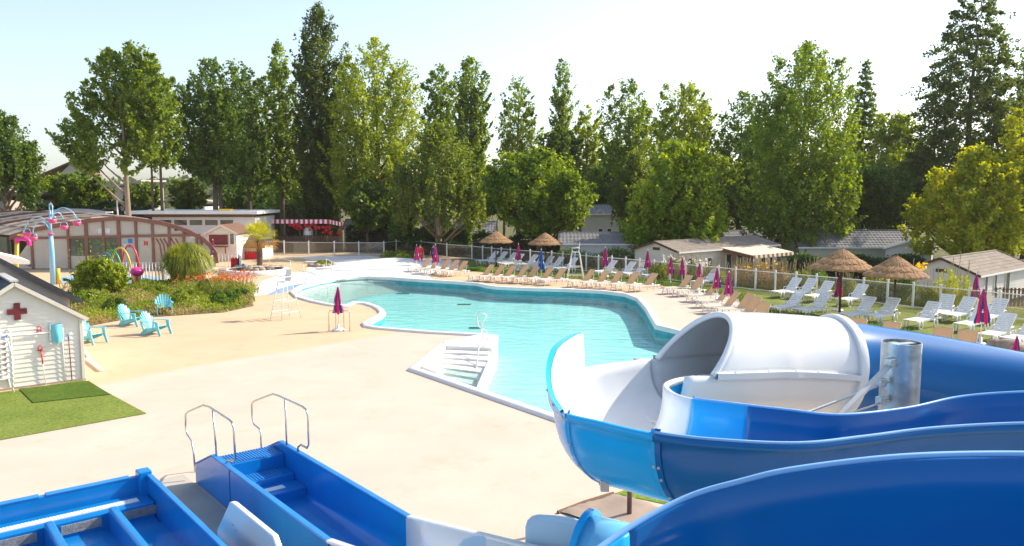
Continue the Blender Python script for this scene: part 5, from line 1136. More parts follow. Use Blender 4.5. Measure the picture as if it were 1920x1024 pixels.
for k in range(34): 
    x = random.uniform(2.2, x1+1.4); z = random.uniform(zb_-1.1, zb_-.08) if x > x1-.6 else random.uniform(zb_-.6, zb_-.05); b = MB(); b.ball((x, random.uniform(-.35,.25), z), random.uniform(.10,.2), 7, 5, jit=.25); b.build('red_bunting', 'red_fabric', pa)
b = MB(); b.lathe([(.45,zb_-1.8),(.5,zb_-1.2),(.42,zb_-.6),(.2,zb_-.25)], 12, c=(3.9,.6,0)); b.build('covered_stand', 'white_plastic', pa, True)
# wicker bamboo screen beyond the fence, in front of the pavilion
ws = thing('bamboo_screen', 'weathered cane screen below the striped pavilion, behind the glass fence', 'fence', G(500,470,GZ))
for k in range(64): b = MB(); h = random.uniform(.95,1.15); b.box((k*.115, random.uniform(-.03,.03), h/2), (.10,.03,h)); b.build('cane', 'wood_brown' if k % 3 else 'tan_edge', ws)
# ---- far houses on the left
def far_house(label, px0, px1, pye, pyr, Y, wall, roof, gable=True, nm='house'):
    a, c = D(px0, pye, Y), D(px1, pye, Y); z = a.z-GZ; zr = D(px0, pyr, Y).z-GZ; L_ = c.x-a.x
    r = thing(nm, label, 'house', (a.x, Y, GZ))
    if gable:
        b = MB(); b.slab([(0,0,0), (L_,0,0), (L_,0,z), (L_*.42,0,zr), (0,0,z)], (0,1,0), 3); b.build('wall', wall, r)
        b = MB(); b.slab([(L_*.42,-.4,zr), (L_+.5,-.4,z-.25), (L_+.5,3.3,z-.25), (L_*.42,3.3,zr)], (0,0,1), .25); b.build('roof_slope', roof, r); b = MB(); b.slab([(L_*.42,-.4,zr), (-4.5,-.4,z-.9), (-4.5,3.3,z-.9), (L_*.42,3.3,zr)], (0,0,1), .25); b.build('roof_slope', roof, r)
        b = MB(); b.box((L_*.42,1.5,zr+.4), (.7,.7,1.3)); b.build('chimney', 'stone', r)
        window(r, (L_*.35,0,z*.55), (1,0,0), 1.0, 1.2)
    else:
        b = MB(); b.box((L_/2, 4, z/2), (L_, 8, z)); b.build('wall', wall, r); b = MB(); b.slab([(-.5,-.6,z-.1), (L_+.5,-.6,z+.9), (L_+.5,8,zr), (-.5,8,zr-.8)], (0,0,1), .25); b.build('roof', roof, r)
        for k in range(3): window(r, (L_*(.12+.3*k), 0, z*.25), (1,0,0), L_*.16, z*.4)
    return r
far_house('distant house with a brown gable roof above the shrubs on the left', 112, 165, 327, 306, 128, 'far_wall', 'far_roof_brown')
far_house('distant pale barn with a sloping grey roof behind the plane tree trunk', 212, 262, 352, 340, 118, 'far_wall', 'far_roof_grey', False)
far_house('distant white house glimpsed between the tree trunks left of the tall poplar', 545, 580, 385, 375, 125, 'white_paint', 'far_roof_grey', False)
far_house('distant white shed glimpsed low behind the trunks left of centre', 352, 384, 388, 382, 122, 'white_paint', 'far_roof_grey', False)
far_house('pale building corner at the left edge behind the arched roof', -30, 17, 376, 366, 80, 'far_wall', 'far_roof_grey', False)
# poles
for px, top, Y, s, mt_ in ((171,308,95,'thin grey lamp post among the shrubs on the far left','grey_steel'), (218,352,72,'grey steel pole standing left of the plane tree trunk','grey_steel'), (199,398,63,'short pale floodlight pole over the pool hall roof','white_plastic')):
    p = D(px, top, Y); t_ = thing('lamp_post', s, 'lamp post', (p.x, Y, GZ)); b = MB(); b.tube([(0,0,0), (0,0,p.z-GZ)], [.11,.06], 8); b.build('pole', mt_, t_, True); b = MB(); b.box((.25,0,p.z-GZ), (.5,.18,.10)); b.build('lamp_head', mt_, t_)

# ---- splash pad toys
YF = 50.; fl0 = D(98, 534, YF); fw_ = thing('water_flower', 'tall light blue water pole with arching arms and pink buckets', 'water toy', (fl0.x, YF, 0))
def FP_(px, py): p = D(px, py, YF); return Vector((p.x-fl0.x, 0, p.z))
b = MB(); b.tube([FP_(100,536), FP_(97,470), FP_(95.5,442)], [.17,.15,.12], 14); b.build('pole', 'pole_blue', fw_, True)
b = MB(); b.tube([FP_(95.5,442), FP_(94.5,420), FP_(94,395)], [.085,.075,.05], 10); b.build('upper_pole', 'pole_blue', fw_, True)
b = MB(); b.lathe([(.10,0), (.20,.04), (.20,.10), (.10,.14)], 14, c=FP_(95.3,441)); b.build('collar', 'bucket_pink', fw_, True)
arms = [([(93.5,402),(95,388),(99,381),(105,385),(108,395),(110,402)], (110,412)), ([(95,410),(99,400),(108,392),(119,390),(130,395),(138,404),(140.5,414)], (141,418)), ([(95,412),(97,403),(102,399),(106,402),(109,412)], (110,426)), ([(92,422),(86,413),(78,407),(68,408),(58,416),(52,430),(50,440)], (58,437)), ([(92,430),(84,420),(73,416),(62,420),(55,432),(53,440)], (54,447))]
for k, (pts, bk) in enumerate(arms):
    dy = (-.35, .1, .3, -.2, .25)[k]; P_ = [FP_(*p)+Vector((0, dy*i/(len(pts)-1)*2, 0)) for i, p in enumerate(pts)]; b = MB(); b.tube(catmull(P_, 5), .035, 6); b.build('arm', 'pole_blue', fw_, True)
    c = FP_(*bk)+Vector((0, dy*2, 0)); b = MB(); b.lathe([(.02,-.22), (.16,-.20), (.23,-.08), (.25,.06), (.23,.06), (.20,-.05), (.10,-.14)], 14, c=c); bu = b.build('bucket', 'bucket_pink', fw_, True); b = MB(); b.tube([c+Vector((.24*math.cos(a), 0, .05+.26*math.sin(a))) for a in np.linspace(0, PI, 9)], .015, 5); b.build('bucket_handle', 'pole_blue', bu)
# yellow and pink spout
sp0 = D(31, 520, 52); sp_ = thing('water_spout', 'yellow pipe with a hot pink bent spout left of the blue pole', 'water toy', (sp0.x, 52, 0))
def SP(px, py): p = D(px, py, 52); return Vector((p.x-sp0.x, 0, p.z))
b = MB(); b.tube([SP(31,530), SP(31.5,455)], .13, 10); b.build('pipe', 'toy_yellow', sp_, True); b = MB(); b.tube(catmull([SP(31.5,456), SP(32,450), SP(38,448), SP(48,448), SP(54,452), SP(55,461)], 4), .14, 10); b.build('spout', 'hot_pink', sp_, True)
b = MB(); b.tube([SP(33,441), SP(48,441)], .06, 8); b.tube([SP(41,448), SP(41,441)], .05, 8); b.build('handwheel', 'toy_yellow', sp_)
# rainbow arches
for k, (mt_, l, r_, top, Y, s) in enumerate((('toy_red', 228, 262, 459, 51, 'red, tallest and rightmost'), ('toy_yellow', 207, 247, 464, 50.2, 'yellow, second tallest'), ('toy_green', 194, 229, 469, 49.4, 'green, third'), ('toy_blue', 183, 216, 473, 48.6, 'blue, lowest'))):
    a, c = G(l, 530-0*k), G(r_, 530); a = Vector((D(l, 500, Y).x, Y, 0)); c = Vector((D(r_, 500, Y-.6).x, Y-.6, 0)); H = D(l, top, Y).z; t_ = thing('water_arch', 'water arch of the splash pad, '+s, 'water toy', a, group='rainbow water arches')
    P_ = [(c-a)*(.5-.5*math.cos(u))+Vector((0,0,H*math.sin(u)**.75)) for u in np.linspace(0, PI, 17)]; b = MB(); b.tube(P_, .055, 8); b.build('pipe', mt_, t_, True)
    for q in (P_[0], P_[-1]): b = MB(); b.lathe([(.12,0),(.12,.03),(.055,.04)], 10, c=q); b.build('foot_plate', 'grey_steel', t_)
q = G(258, 536); bo = thing('striped_bollard', 'striped yellow bollard with a pink ball top inside the picket fence', 'water toy', q)
for k in range(8): a0, a1 = 2*PI*k/8, 2*PI*(k+1)/8; b = MB(); b.grid([[Vector((.22*math.cos(a), .22*math.sin(a), z)) for a in np.linspace(a0, a1, 4)] for z in (0, .62)]); b.build('stripe', 'toy_yellow' if k % 2 else 'hot_pink', bo, True, recalc=False)
b = MB(); b.ball((0,0,.88), .40, 14, 8, (1,1,.75)); b.build('ball_top', 'hot_pink', bo, True)
sheet('splash_pad', [xy(*p) for p in [(105,519),(200,514),(290,518),(318,526),(290,536),(150,536),(108,530)]], .010, 'splash_blue')
b = MB(); b.tube([(0,0,0), (0,0,1.0)], .13, 10); q = G(110,533); tag(b.build('yellow_bollard', 'toy_yellow', loc=q, smooth=True), 'short yellow bollard beside the foot of the light blue pole', 'bollard')
# yellow frame behind the shrub
q = G(172,520); t_ = thing('yellow_hoop', 'low yellow pipe frame half hidden behind the round shrub', 'water toy', q)
b = MB(); b.tube([(-.2,0,0), (-.2,0,1.45), (1.1,0,1.5), (1.15,0,0)], .06, 8); b.build('pipe', 'toy_yellow', t_, True)
# stored items behind the little gate
for k, (px, mt_, s) in enumerate(((437,'red_fabric','red'), (443,'red_fabric','second red'), (449,'dark_cloth','dark grey'), (457,'toy_blue','small blue'))):
    q = G(px, 505); b = MB(); b.lathe([(.14,0),(.16,.1),(.15,.75 if k < 3 else .35),(.06,.9 if k < 3 else .42)], 10); tag(b.build('float_bag', mt_, loc=q, smooth=True), s+' swim bag standing behind the low white fence near the palm', 'bag', 'bags by the low fence')
# ================================================================== trees and plants
def lobe_points(rng, lobes, nleaf, per, habit, dens=1.):
    # lobes: (x, y, z0, z1, r, kind). Each lobe is filled by leafy branches running from its axis to its outline
    up = {'poplar': 1.25, 'column': 1.7, 'conifer': -.10, 'round': .55, 'peaked': .9, 'weeping': .35, 'x': .8}.get(habit, .6)
    vol = np.array([max(.01, l[4]**1.5*(l[3]-l[2])) for l in lobes]); cnt = np.maximum(40, (vol/vol.sum()*nleaf).astype(int)); out = []
    for l, c in zip(lobes, cnt):
        x, y, z0, z1, r, kind = l; nb = max(7, int(c/per)); t = (np.arange(nb)+rng.uniform(0, 1, nb))/nb
        if kind == 'spire': f = (t+.02)**.38*(1-t)**.5*1.75
        elif kind == 'drop': f = np.sqrt(np.clip(1-(t*1.05-.05)**2.2, 0, 1))*np.minimum(1, .35+t*2)
        else: f = np.sqrt(np.clip(1-(2*t-1)**2, 0, 1))
        a = np.arange(nb)*2.399+rng.uniform(-.5, .5, nb); R_ = r*f*rng.uniform(.34, 1.26, nb)+.08
        e = np.stack([x+R_*np.cos(a), y+R_*np.sin(a), z0+(z1-z0)*t], 1); s = np.stack([x+.08*R_*np.cos(a), y+.08*R_*np.sin(a), e[:, 2]-up*R_], 1)
        n = np.maximum(3, (c/nb*rng.uniform(.35, 1.65, nb)*dens).astype(int)); i = np.repeat(np.arange(nb), n); u = rng.uniform(.12, 1.0, len(i))**.72
        rad = (np.clip(.145*r, .12, .36)*rng.uniform(.55, 1.4, nb))[i]*(1.15-.75*u)
        p = s[i]+(e[i]-s[i])*u[:, None]+rng.normal(size=(len(i), 3))*rad[:, None]
        p[:, 2] += (.25*up*R_)[i]*u*(1-u)
        if habit == 'weeping':
            k = rng.uniform(0, 1, len(i)) < .62; hang = (rng.uniform(.4, 2.6, nb))[i]*rng.uniform(0, 1, len(i)); p[:, 2] -= np.where(k, hang*u, 0); p[k, :2] += rng.normal(size=(k.sum(), 2))*.05
        out.append(p)
    return np.concatenate(out)
def tree(nm, label, px, py0, Y, hw, top, bot, kind, mat, n=16000, leaf=.30, trunk='bark', group=None, tr=None, seed=0, lean=0., lobes=None, trunks=None, sparse=1., base=GZ, cat='tree', per=55, show=None):
    rng = np.random.default_rng(seed or int(px*7+Y)); c = D(px, py0, Y); x0 = c.x
    zt = D(px, top, Y).z-base; zb = D(px, bot, Y).z-base; R_ = hw*(1.2 if kind in ('poplar', 'column') else 1.08)/1500*Y; H = zt-zb
    t_ = thing(nm, label, cat, (x0, Y, base), 0, group)
    L = []
    if lobes: L = [(a*R_, b_*R_, zb+H*u, zb+H*v, r*R_, k) for a, b_, u, v, r, k in lobes]
    elif kind == 'poplar':
        L.append((0, 0, zb+H*.04, zt, R_*.78, 'spire'))
        for k in range(8):
            a = 2*PI*k/8+rng.uniform(-.3, .3); d = R_*rng.uniform(.38, .66); L.append((d*math.cos(a), d*math.sin(a), zb+H*rng.uniform(-.02, .18), zb+H*rng.uniform(.66, .98), R_*rng.uniform(.34, .50), 'spire'))
        for k in range(5):
            a = rng.uniform(0, 2*PI); L.append((R_*.62*math.cos(a), R_*.62*math.sin(a), zb+H*rng.uniform(0,.2), zb+H*rng.uniform(.35,.6), R_*.34, 'round'))
    elif kind == 'column':
        L.append((0, 0, zb, zt, R_*.95, 'spire'))
        for k in range(9):
            a = 2*PI*k/9; d = R_*rng.uniform(.30, .52); L.append((d*math.cos(a), d*math.sin(a), zb+H*rng.uniform(0,.12), zb+H*rng.uniform(.55,.95), R_*rng.uniform(.32,.45), 'spire'))
    elif kind == 'round':
        L.append((0, 0, zb+H*.1, zb+H*.9, R_*.72, 'round'))
        for k in range(14):
            a = 2*PI*k/14*2.4; u = rng.uniform(-.75, .85); d = R_*.66*math.sqrt(1-u*u*.8); zc = zb+H*(.5+.36*u); r = R_*rng.uniform(.26,.42); L.append((d*math.cos(a), d*math.sin(a), zc-r*.9, zc+r*.9, r, 'round'))
    elif kind == 'peaked':
        L.append((0, 0, zb, zt, R_*.7, 'drop'))
        for k in range(13):
            a = 2*PI*k/13*2.2; t = rng.uniform(.05,.72); d = R_*.62*(1-t**1.5*.75); r = R_*rng.uniform(.26,.4); zc = zb+H*t; L.append((d*math.cos(a), d*math.sin(a), zc-r*.5, zc+r*rng.uniform(1.4,2.2), r, 'spire'))
    elif kind == 'conifer':
        for k in range(11):
            t = k/11; r = R_*(1-t)**.75; zc = zb+H*t
            for j in range(5):
                a = 2*PI*j/5+k*.9; L.append((r*.55*math.cos(a), r*.55*math.sin(a), zc-H*.03, zc+H*.085, max(.25, r*.52), 'round'))
        L.append((0, 0, zb+H*.75, zt, R_*.13, 'spire'))
    elif kind == 'weeping':
        L.append((0, 0, zb+H*.35, zt, R_*.7, 'drop'))
        for k in range(16):
            a = 2*PI*k/16*2.4; d = R_*rng.uniform(.35,.78); tz = zt-H*(.12+.55*(d/R_)**1.8)*rng.uniform(.8,1.1); L.append((d*math.cos(a), d*math.sin(a), max(zb, tz-H*rng.uniform(.35,.6)), tz, R_*rng.uniform(.15,.24), 'drop'))
    leaf *= 1.06; n = int(n*1.85)
    P = lobe_points(rng, L, n, 74, kind, sparse*(.88 if kind in ('poplar','column') else 1))
    P[:, 2] = np.maximum(P[:, 2], .1)
    lf = leaves('crown', P, leaf, mat, rng, .62, parent=t_, up=((1, 1, 1.0), (0, 0, -.3 if kind == 'weeping' else 0)))
    # trunk with limbs reaching into the lobes
    b = MB(); r0 = tr or max(.12, R_*.055+zt*.006)
    for q, (dx, k_) in enumerate(trunks or [(0, 1)]):
        top_z = zb+H*(.82 if kind in ('poplar','column','conifer') else .55); pts = [Vector((dx*(1.0-.0*u)+lean*u+rng.normal()*.04*u*top_z*.1, rng.normal()*.02*top_z*u*.3, top_z*u)) for u in (0, .12, .3, .5, .7, .88, 1)]
        b.tube(pts, [r0*k_*s for s in (1.25, 1.0, .82, .62, .42, .25, .08)], 8)
        order = sorted(L, key=lambda l: l[2])[:16]
        for l in order[q::len(trunks or [1])]:
            zc = l[2]+(l[3]-l[2])*.45; e = Vector((l[0], l[1], zc)); zs = max(zb*.55, min(zc-1.1*math.hypot(l[0]-dx, l[1]), top_z*.9)); zs = max(.4, zs); s = Vector((dx+lean*zs/max(top_z,.1), 0, zs)); m_ = s.lerp(e, .55)+Vector((0,0,-.06*(e-s).length))
            if (e-s).length > .5: b.tube([s, m_, e], [r0*k_*.36, r0*k_*.22, r0*k_*.07], 6)
    b.build('trunk', trunk, t_, True)
    return t_
GT = 'trees behind the pool'
T = tree
T('plane_tree', 'tall wide plane tree with pale forked trunk, leftmost of the big trees', 243, 400, 70, 105, 82, 318, 'x', 'leaf_poplar', 15000, .27, 'bark_pale', GT, .30, 11, lean=-.25, sparse=.95,
  lobes=[(.15,0,.42,1.0,.40,'spire'),(-.30,.1,.48,.95,.33,'round'),(.42,0,.45,.93,.30,'spire'),(-.62,0,.28,.62,.34,'round'),(-.85,.1,.08,.45,.34,'round'),(-.48,-.2,.02,.34,.33,'round'),(-.1,.2,.25,.6,.36,'round'),(.3,0,.12,.55,.34,'round'),(-.70,.2,.5,.74,.22,'round'),(.05,-.1,-.02,.22,.26,'round'),(-.15,0,.8,.97,.22,'round'),(.55,.1,.3,.6,.25,'round'),(-1.0,0,.14,.33,.2,'round')])
T('birch_tree', 'dark drooping birch at the left edge of the picture', 12, 400, 76, 78, 212, 392, 'weeping', 'leaf_dark', 13000, .26, 'bark_pale', GT)
T('poplar_tree', 'slim double trunked poplar just right of the plane tree', 298, 400, 75, 46, 112, 308, 'poplar', 'leaf_poplar', 10000, .27, 'bark', GT, .2, trunks=[(-.55,.8),(.35,1)], sparse=.9)
T('poplar_tree', 'broad dark poplar with forking bare limbs low down, left of centre', 405, 400, 80, 74, 112, 335, 'poplar', 'leaf_dark', 16000, .29, 'bark', GT, .34, trunks=[(0,1),(.5,.7)])
T('poplar_tree', 'dark slender poplar between the forked poplar and the tall row', 468, 400, 88, 40, 128, 345, 'poplar', 'leaf_dark', 10000, .30, 'bark', GT)
T('poplar_tree', 'tall leafy poplar immediately left of the tallest poplar', 530, 400, 92, 46, 82, 360, 'poplar', 'leaf_poplar', 12000, .31, 'bark', GT)
T('lombardy_poplar', 'tallest dark columnar poplar with pointed top, left of centre', 605, 400, 86, 56, 14, 410, 'column', 'leaf_lombardy', 22000, .29, 'bark', GT, .45)
T('poplar_tree', 'big bright green poplar right of the tallest columnar poplar', 708, 400, 84, 88, 76, 400, 'poplar', 'leaf_light', 24000, .28, 'bark', GT)
T('weeping_birch', 'yellowish drooping birch above the bright laurel hedge', 822, 430, 74, 98, 232, 436, 'weeping', 'leaf_willow', 19000, .23, 'bark_pale', GT)
T('poplar_tree', 'distant poplar with ragged top behind the yellowish birch', 828, 400, 102, 40, 125, 330, 'poplar', 'leaf_poplar', 9000, .32, 'bark', GT)
T('poplar_tree', 'pointed dark poplar just right of the ragged one in the centre', 884, 400, 96, 38, 108, 318, 'column', 'leaf_poplar', 10000, .31, 'bark', GT)
T('poplar_tree', 'airy see-through poplar standing free against the sky in the centre', 972, 400, 106, 42, 145, 300, 'poplar', 'leaf_poplar', 6500, .30, 'bark', GT, sparse=.8)
T('poplar_tree', 'very slim airy poplar with a bare stem, right of centre', 1053, 400, 104, 27, 112, 262, 'column', 'leaf_poplar', 4200, .29, 'bark', GT, .16, sparse=.8)
T('chestnut_tree', 'round dark chestnut with yellowing leaves behind the two far thatched parasols', 1012, 440, 69, 100, 262, 452, 'round', 'leaf_chestnut', 20000, .27, 'bark', GT)
T('poplar_tree', 'short narrow poplar right of the slim airy one', 1100, 400, 100, 32, 200, 370, 'poplar', 'leaf_light', 7000, .31, 'bark', GT)
T('poplar_tree', 'dark clump topped tree under the slim airy poplar', 1048, 400, 98, 42, 225, 360, 'round', 'leaf_dark', 7000, .32, 'bark', GT)
T('poplar_tree', 'bushy poplar in the right centre row, first from the left', 1178, 400, 95, 56, 150, 380, 'poplar', 'leaf_poplar', 12500, .30, 'bark', GT)
T('poplar_tree', 'bright wide poplar behind the maple, highest of the right centre row', 1282, 400, 90, 68, 156, 380, 'poplar', 'leaf_light', 15000, .29, 'bark', GT)
T('willow_tree', 'pale drooping willow left behind the maple', 1188, 430, 76, 58, 285, 438, 'weeping', 'leaf_willow', 11000, .23, 'bark', GT)
T('maple_tree', 'bright green maple in front of the cream mobile home', 1262, 450, 64, 102, 268, 458, 'peaked', 'leaf_maple', 21000, .25, 'bark', GT)
T('poplar_tree', 'narrow dark poplar between the wide bright one and the big tree on the right', 1385, 400, 90, 52, 172, 420, 'poplar', 'leaf_dark', 12000, .29, 'bark', GT)
T('poplar_tree', 'great bushy poplar right of centre, taller than its neighbours', 1500, 440, 70, 106, 82, 462, 'poplar', 'leaf_poplar', 30000, .25, 'bark', GT, .4)
T('spruce_tree', 'slim conifer like tree with tiered branches behind the great bushy poplar', 1612, 400, 98, 46, 112, 330, 'conifer', 'leaf_dark', 8500, .29, 'bark', GT)
T('poplar_tree', 'rounded olive tree between the tiered one and the tall tree on the right', 1680, 420, 94, 72, 192, 430, 'round', 'leaf_light', 15000, .30, 'bark', GT)
T('alder_tree', 'tallest dark layered tree on the right, its top leaving the frame', 1808, 420, 80, 150, -75, 420, 'conifer', 'leaf_lombardy', 34000, .28, 'bark', GT, .42)
T('alder_tree', 'tall dark tree cut off by the right edge', 1925, 420, 84, 62, 72, 420, 'poplar', 'leaf_dark', 15000, .29, 'bark', GT)
T('golden_maple', 'golden yellow maple on the right, brightest of all the trees', 1825, 470, 59, 122, 200, 478, 'x', 'leaf_yellow', 26000, .23, 'bark', GT, seed=5,
  lobes=[(0,0,.0,.72,.62,'drop'),(.55,.1,.35,1.0,.26,'spire'),(.58,0,.1,.75,.40,'spire'),(-.15,0,.3,.68,.28,'spire'),(-.5,.1,.2,.58,.30,'spire'),(-.7,0,.02,.42,.30,'round'),(.85,0,.02,.6,.32,'round'),(.2,-.3,.05,.6,.40,'spire'),(-.3,-.3,.0,.45,.42,'round'),(.1,.2,.35,.70,.3,'spire'),(-.85,.1,.15,.40,.18,'spire'),(.75,-.2,.4,.72,.25,'spire')])
# smaller trees and dark undergrowth filling the gaps between the trunks
GU = 'undergrowth trees between the trunks'
for px, Y, hw, top, bot, mt_, n, s in [(112,90,38,330,392,'leaf_maple',4500,'bright green rounded shrub tree below the distant brown roofed house'), (150,88,52,322,392,'leaf_chestnut',6500,'olive rounded shrub tree behind the clipped hedge, left of the steel pole'), (188,90,30,330,392,'leaf_willow',3500,'small olive tree between the lamp post and the pale barn'), (270,92,34,338,394,'leaf_poplar',4200,'round green shrub tree right of the plane tree trunk'),
        (352,90,38,335,396,'leaf_willow',4500,'olive shrub under the broad dark poplar'), (455,100,45,340,400,'leaf_dark',5000,'dark shrub between the trunks left of the kiosk roof'), (560,100,60,330,412,'leaf_dark',7500,'dark bush mass behind the striped pavilion, left part'), (688,80,46,330,436,'leaf_dark',7500,'dark bush right of the striped pavilion'), (745,82,52,350,436,'leaf_chestnut',8500,'dark green bush under the bright green poplar'),
        (905,96,40,300,420,'leaf_maple',6000,'yellow green tree just right of the drooping birch'), (945,92,36,300,420,'leaf_dark',5500,'dark tree behind the left shoulder of the chestnut'), (1120,88,48,300,425,'leaf_dark',8000,'dark tree between the chestnut and the willow'), (1220,72,50,330,452,'leaf_dark',8000,'dark low tree in the left half of the maple'), (1345,84,55,280,432,'leaf_poplar',8500,'green tree between the maple and the great bushy poplar'),
        (1410,84,44,300,436,'leaf_dark',7000,'dark tree behind the striped terrace awning'), (1600,88,62,270,436,'leaf_dark',9500,'dark tree right of the great bushy poplar'), (1650,78,64,300,436,'leaf_dark',10000,'dark tree above the greenish mobile home roof'), (1590,80,40,330,440,'leaf_maple',5000,'bright leafed young tree above the left end of the greenish home'), (1722,84,54,260,436,'leaf_dark',9000,'dark tree directly left of the golden maple'), (1902,70,48,290,480,'leaf_light',7000,'green tree behind the golden maple at the right edge'),
        (505,112,40,330,408,'leaf_dark',4500,'dark far tree left of the tallest poplar trunks'), (1150,104,60,260,400,'leaf_poplar',8000,'far green tree behind the willow'), (1440,100,60,210,420,'leaf_light',9000,'far light green tree left behind the great bushy poplar'), (1560,104,50,230,400,'leaf_poplar',7000,'far tree right behind the great bushy poplar')]:
    tree('bushy_tree', s, px, 420, Y, hw, top, bot, 'round', mt_, n, .28, 'bark', GU)
# ---- hedges
def hedge(label, px0, px1, Y, top, bot, mat, n, leaf=.16, thick=1.4, shag=.12, px_y=None, nm='hedge'):
    a, c = D(px0, bot, Y), D(px1, bot, px_y or Y); H = max(.5, D((px0+px1)/2, top, Y).z-GZ); v = Vector((c.x-a.x, c.y-a.y, 0)); L_ = v.length; d = v/L_; q = Vector((-d.y, d.x, 0)); rng = np.random.default_rng(int(px0*3+Y))
    t_ = thing(nm, label, 'hedge', (a.x, a.y, GZ)); P = []
    for k in range(n):
        s = rng.uniform(0, L_); w_ = rng.uniform(-.5, .5)*thick; z = rng.uniform(0, 1); f = rng.integers(0, 3)
        if f == 0: w_ = -.5*thick
        elif f == 1: z = 1
        zz = H*z*(1+shag*math.sin(s*1.7)*.4)+rng.normal()*shag*.6*(z > .8); p = d*s+q*(w_+rng.normal()*.07)+Vector((0,0,max(.05, zz))); P.append(p)
    leaves('foliage', [tuple(p) for p in P], leaf, mat, rng, .65, parent=t_)
    b = MB(); b.prism([tuple((q*thick*.36*s+d*u)[:2]) for s, u in ((-1,.1),(-1,L_-.1),(1,L_-.1),(1,.1))], 0, H*.93); b.build('branch_core', 'bark', t_)
    return t_
hedge('clipped dark green hedge behind the arched roof on the far left', 48, 212, 82, 385, 412, 'leaf_hedge', 9000)
hedge('clipped dark hedge behind the amenity block, right of the steel pole', 214, 300, 82, 388, 410, 'leaf_hedge', 4500)
hedge('dark clipped hedge between the tree trunks behind the striped pavilion', 470, 640, 96, 388, 430, 'leaf_hedge', 7000, .2)
hedge('long bright laurel hedge behind the fence, left of the far thatched parasols', 732, 886, 77, 424, 474, 'leaf_laurel', 12000, .24, 2.2, .5)
hedge('dark low hedge between the bright laurel and the striped pavilion', 652, 735, 82, 430, 474, 'leaf_hedge', 4500, .2, 1.6, .3)
hedge('dark hedge behind the two far thatched parasols', 886, 1050, 70, 446, 490, 'leaf_hedge', 7500, .18, 1.4, .25)
hedge('dark hedge below the greenish mobile home, behind the near thatched parasols', 1478, 1725, 56, 487, 545, 'leaf_hedge', 14000, .16, 1.3, .2)
hedge('shaded hedge along the fence below the laurel', 745, 905, 73.8, 458, 478, 'leaf_hedge', 6000, .15, .8, .25)
hedge('hedge behind the grey green home at the chestnut', 1046, 1190, 62, 478, 512, 'leaf_chestnut', 5000, .15, .8, .3)
# ---- plants along the inside and outside of the fence
def clump(nm, label, P0, r, h, mat, n, leaf=.12, group=None, straw=None, cat='plant', fl=None, aspect=.45):
    rng = np.random.default_rng(int(abs(P0[0])*50+abs(P0[1])*9)); t_ = thing(nm, label, cat, P0, 0, group); a = rng.uniform(0, 2*PI, n); z = rng.uniform(0, 1, n)**.8; rr = r*np.sqrt(rng.uniform(0, 1, n))*np.sqrt(np.clip(1.05-z**2.2, 0, 1))
    P = np.stack([rr*np.cos(a), rr*np.sin(a), .03+h*z*(.75+.25*np.sin(a*3))], 1); leaves('foliage', P, leaf, mat, rng, aspect, parent=t_, up=((1,1,1),(0,0,.7)))
    if straw:
        b = MB()
        for k in range(straw):
            u = rng.uniform(0, 2*PI); s = Vector((.5*r*math.cos(u), .5*r*math.sin(u), 0))*rng.uniform(.1,1.6); e = s*1.3+Vector((rng.normal()*.12, rng.normal()*.12, h*rng.uniform(1.0,1.5))); b.tube([s, s.lerp(e,.6)+Vector((0,0,.05)), e], [.012,.010,.022], 3)
        b.build('stem', 'straw_stem', t_)
    if fl:
        m_, k_, sz = fl; u = rng.uniform(0, 2*PI, k_); q = r*np.sqrt(rng.uniform(0, 1, k_)); P = np.stack([q*np.cos(u), q*np.sin(u), h*rng.uniform(.85, 1.25, k_)], 1); P = np.repeat(P, 5, 0)+rng.normal(size=(k_*5, 3))*sz*.5; leaves('flower', P, sz, m_, rng, .7, parent=t_)
    return t_
pm('straw_stem', (.42,.32,.15), .9, var=.2)
GP = 'plants along the pool fence'
i = 0
names = ['first', 'second', 'third', 'fourth', 'fifth', 'sixth', 'seventh', 'eighth', 'ninth', 'tenth', 'eleventh', 'twelfth', 'thirteenth', 'fourteenth', 'fifteenth', 'sixteenth']
for px, py, r, h, mt_, n, st_, fl in [(1236,524,.9,1.1,'leaf_ground',700,0,None), (1262,520,1.0,1.2,'leaf_willow',800,24,('petal_white',16,.12)), (1300,526,1.1,1.15,'leaf_willow',900,30,('petal_white',18,.12)), (1338,530,1.0,1.0,'leaf_ground',800,24,None), (1392,534,1.1,1.2,'leaf_straw',800,44,None), (1425,538,1.0,1.25,'leaf_straw',800,48,('petal_yellow',8,.12)), (1462,542,1.0,1.3,'leaf_straw',700,40,None), (1505,546,1.0,1.2,'leaf_ground',800,22,None), (1528,543,1.0,1.5,'leaf_laurel',900,10,None), (1588,553,.8,1.0,'leaf_ground',600,20,None),
        (1640,560,.8,1.3,'leaf_ground',600,14,('petal_yellow',12,.18)), (1668,563,.8,1.0,'leaf_laurel',700,10,None), (1698,566,.9,1.6,'leaf_laurel',900,12,('petal_yellow',9,.2)), (1738,572,.8,.9,'leaf_ground',700,10,None), (1776,575,.8,1.9,'leaf_yellow',420,8,None), (1806,581,.6,1.7,'leaf_yellow',340,6,None)]:
    what = {'leaf_straw': 'tall straw coloured grasses', 'leaf_willow': 'grey green tall weeds', 'leaf_ground': 'low green weeds', 'leaf_laurel': 'leafy green plant', 'leaf_yellow': 'yellow leafed sapling'}[mt_] + (' with yellow flowers' if fl and fl[0] == 'petal_yellow' else ' with white flowers' if fl else '')
    clump('fence_plant', f'{what}, {names[i]} from the left along the right hand fence', G(px, py, 0 if False else 0), r, h, mt_, n*3, .13, GP, st_, fl=fl); i += 1
i = 0
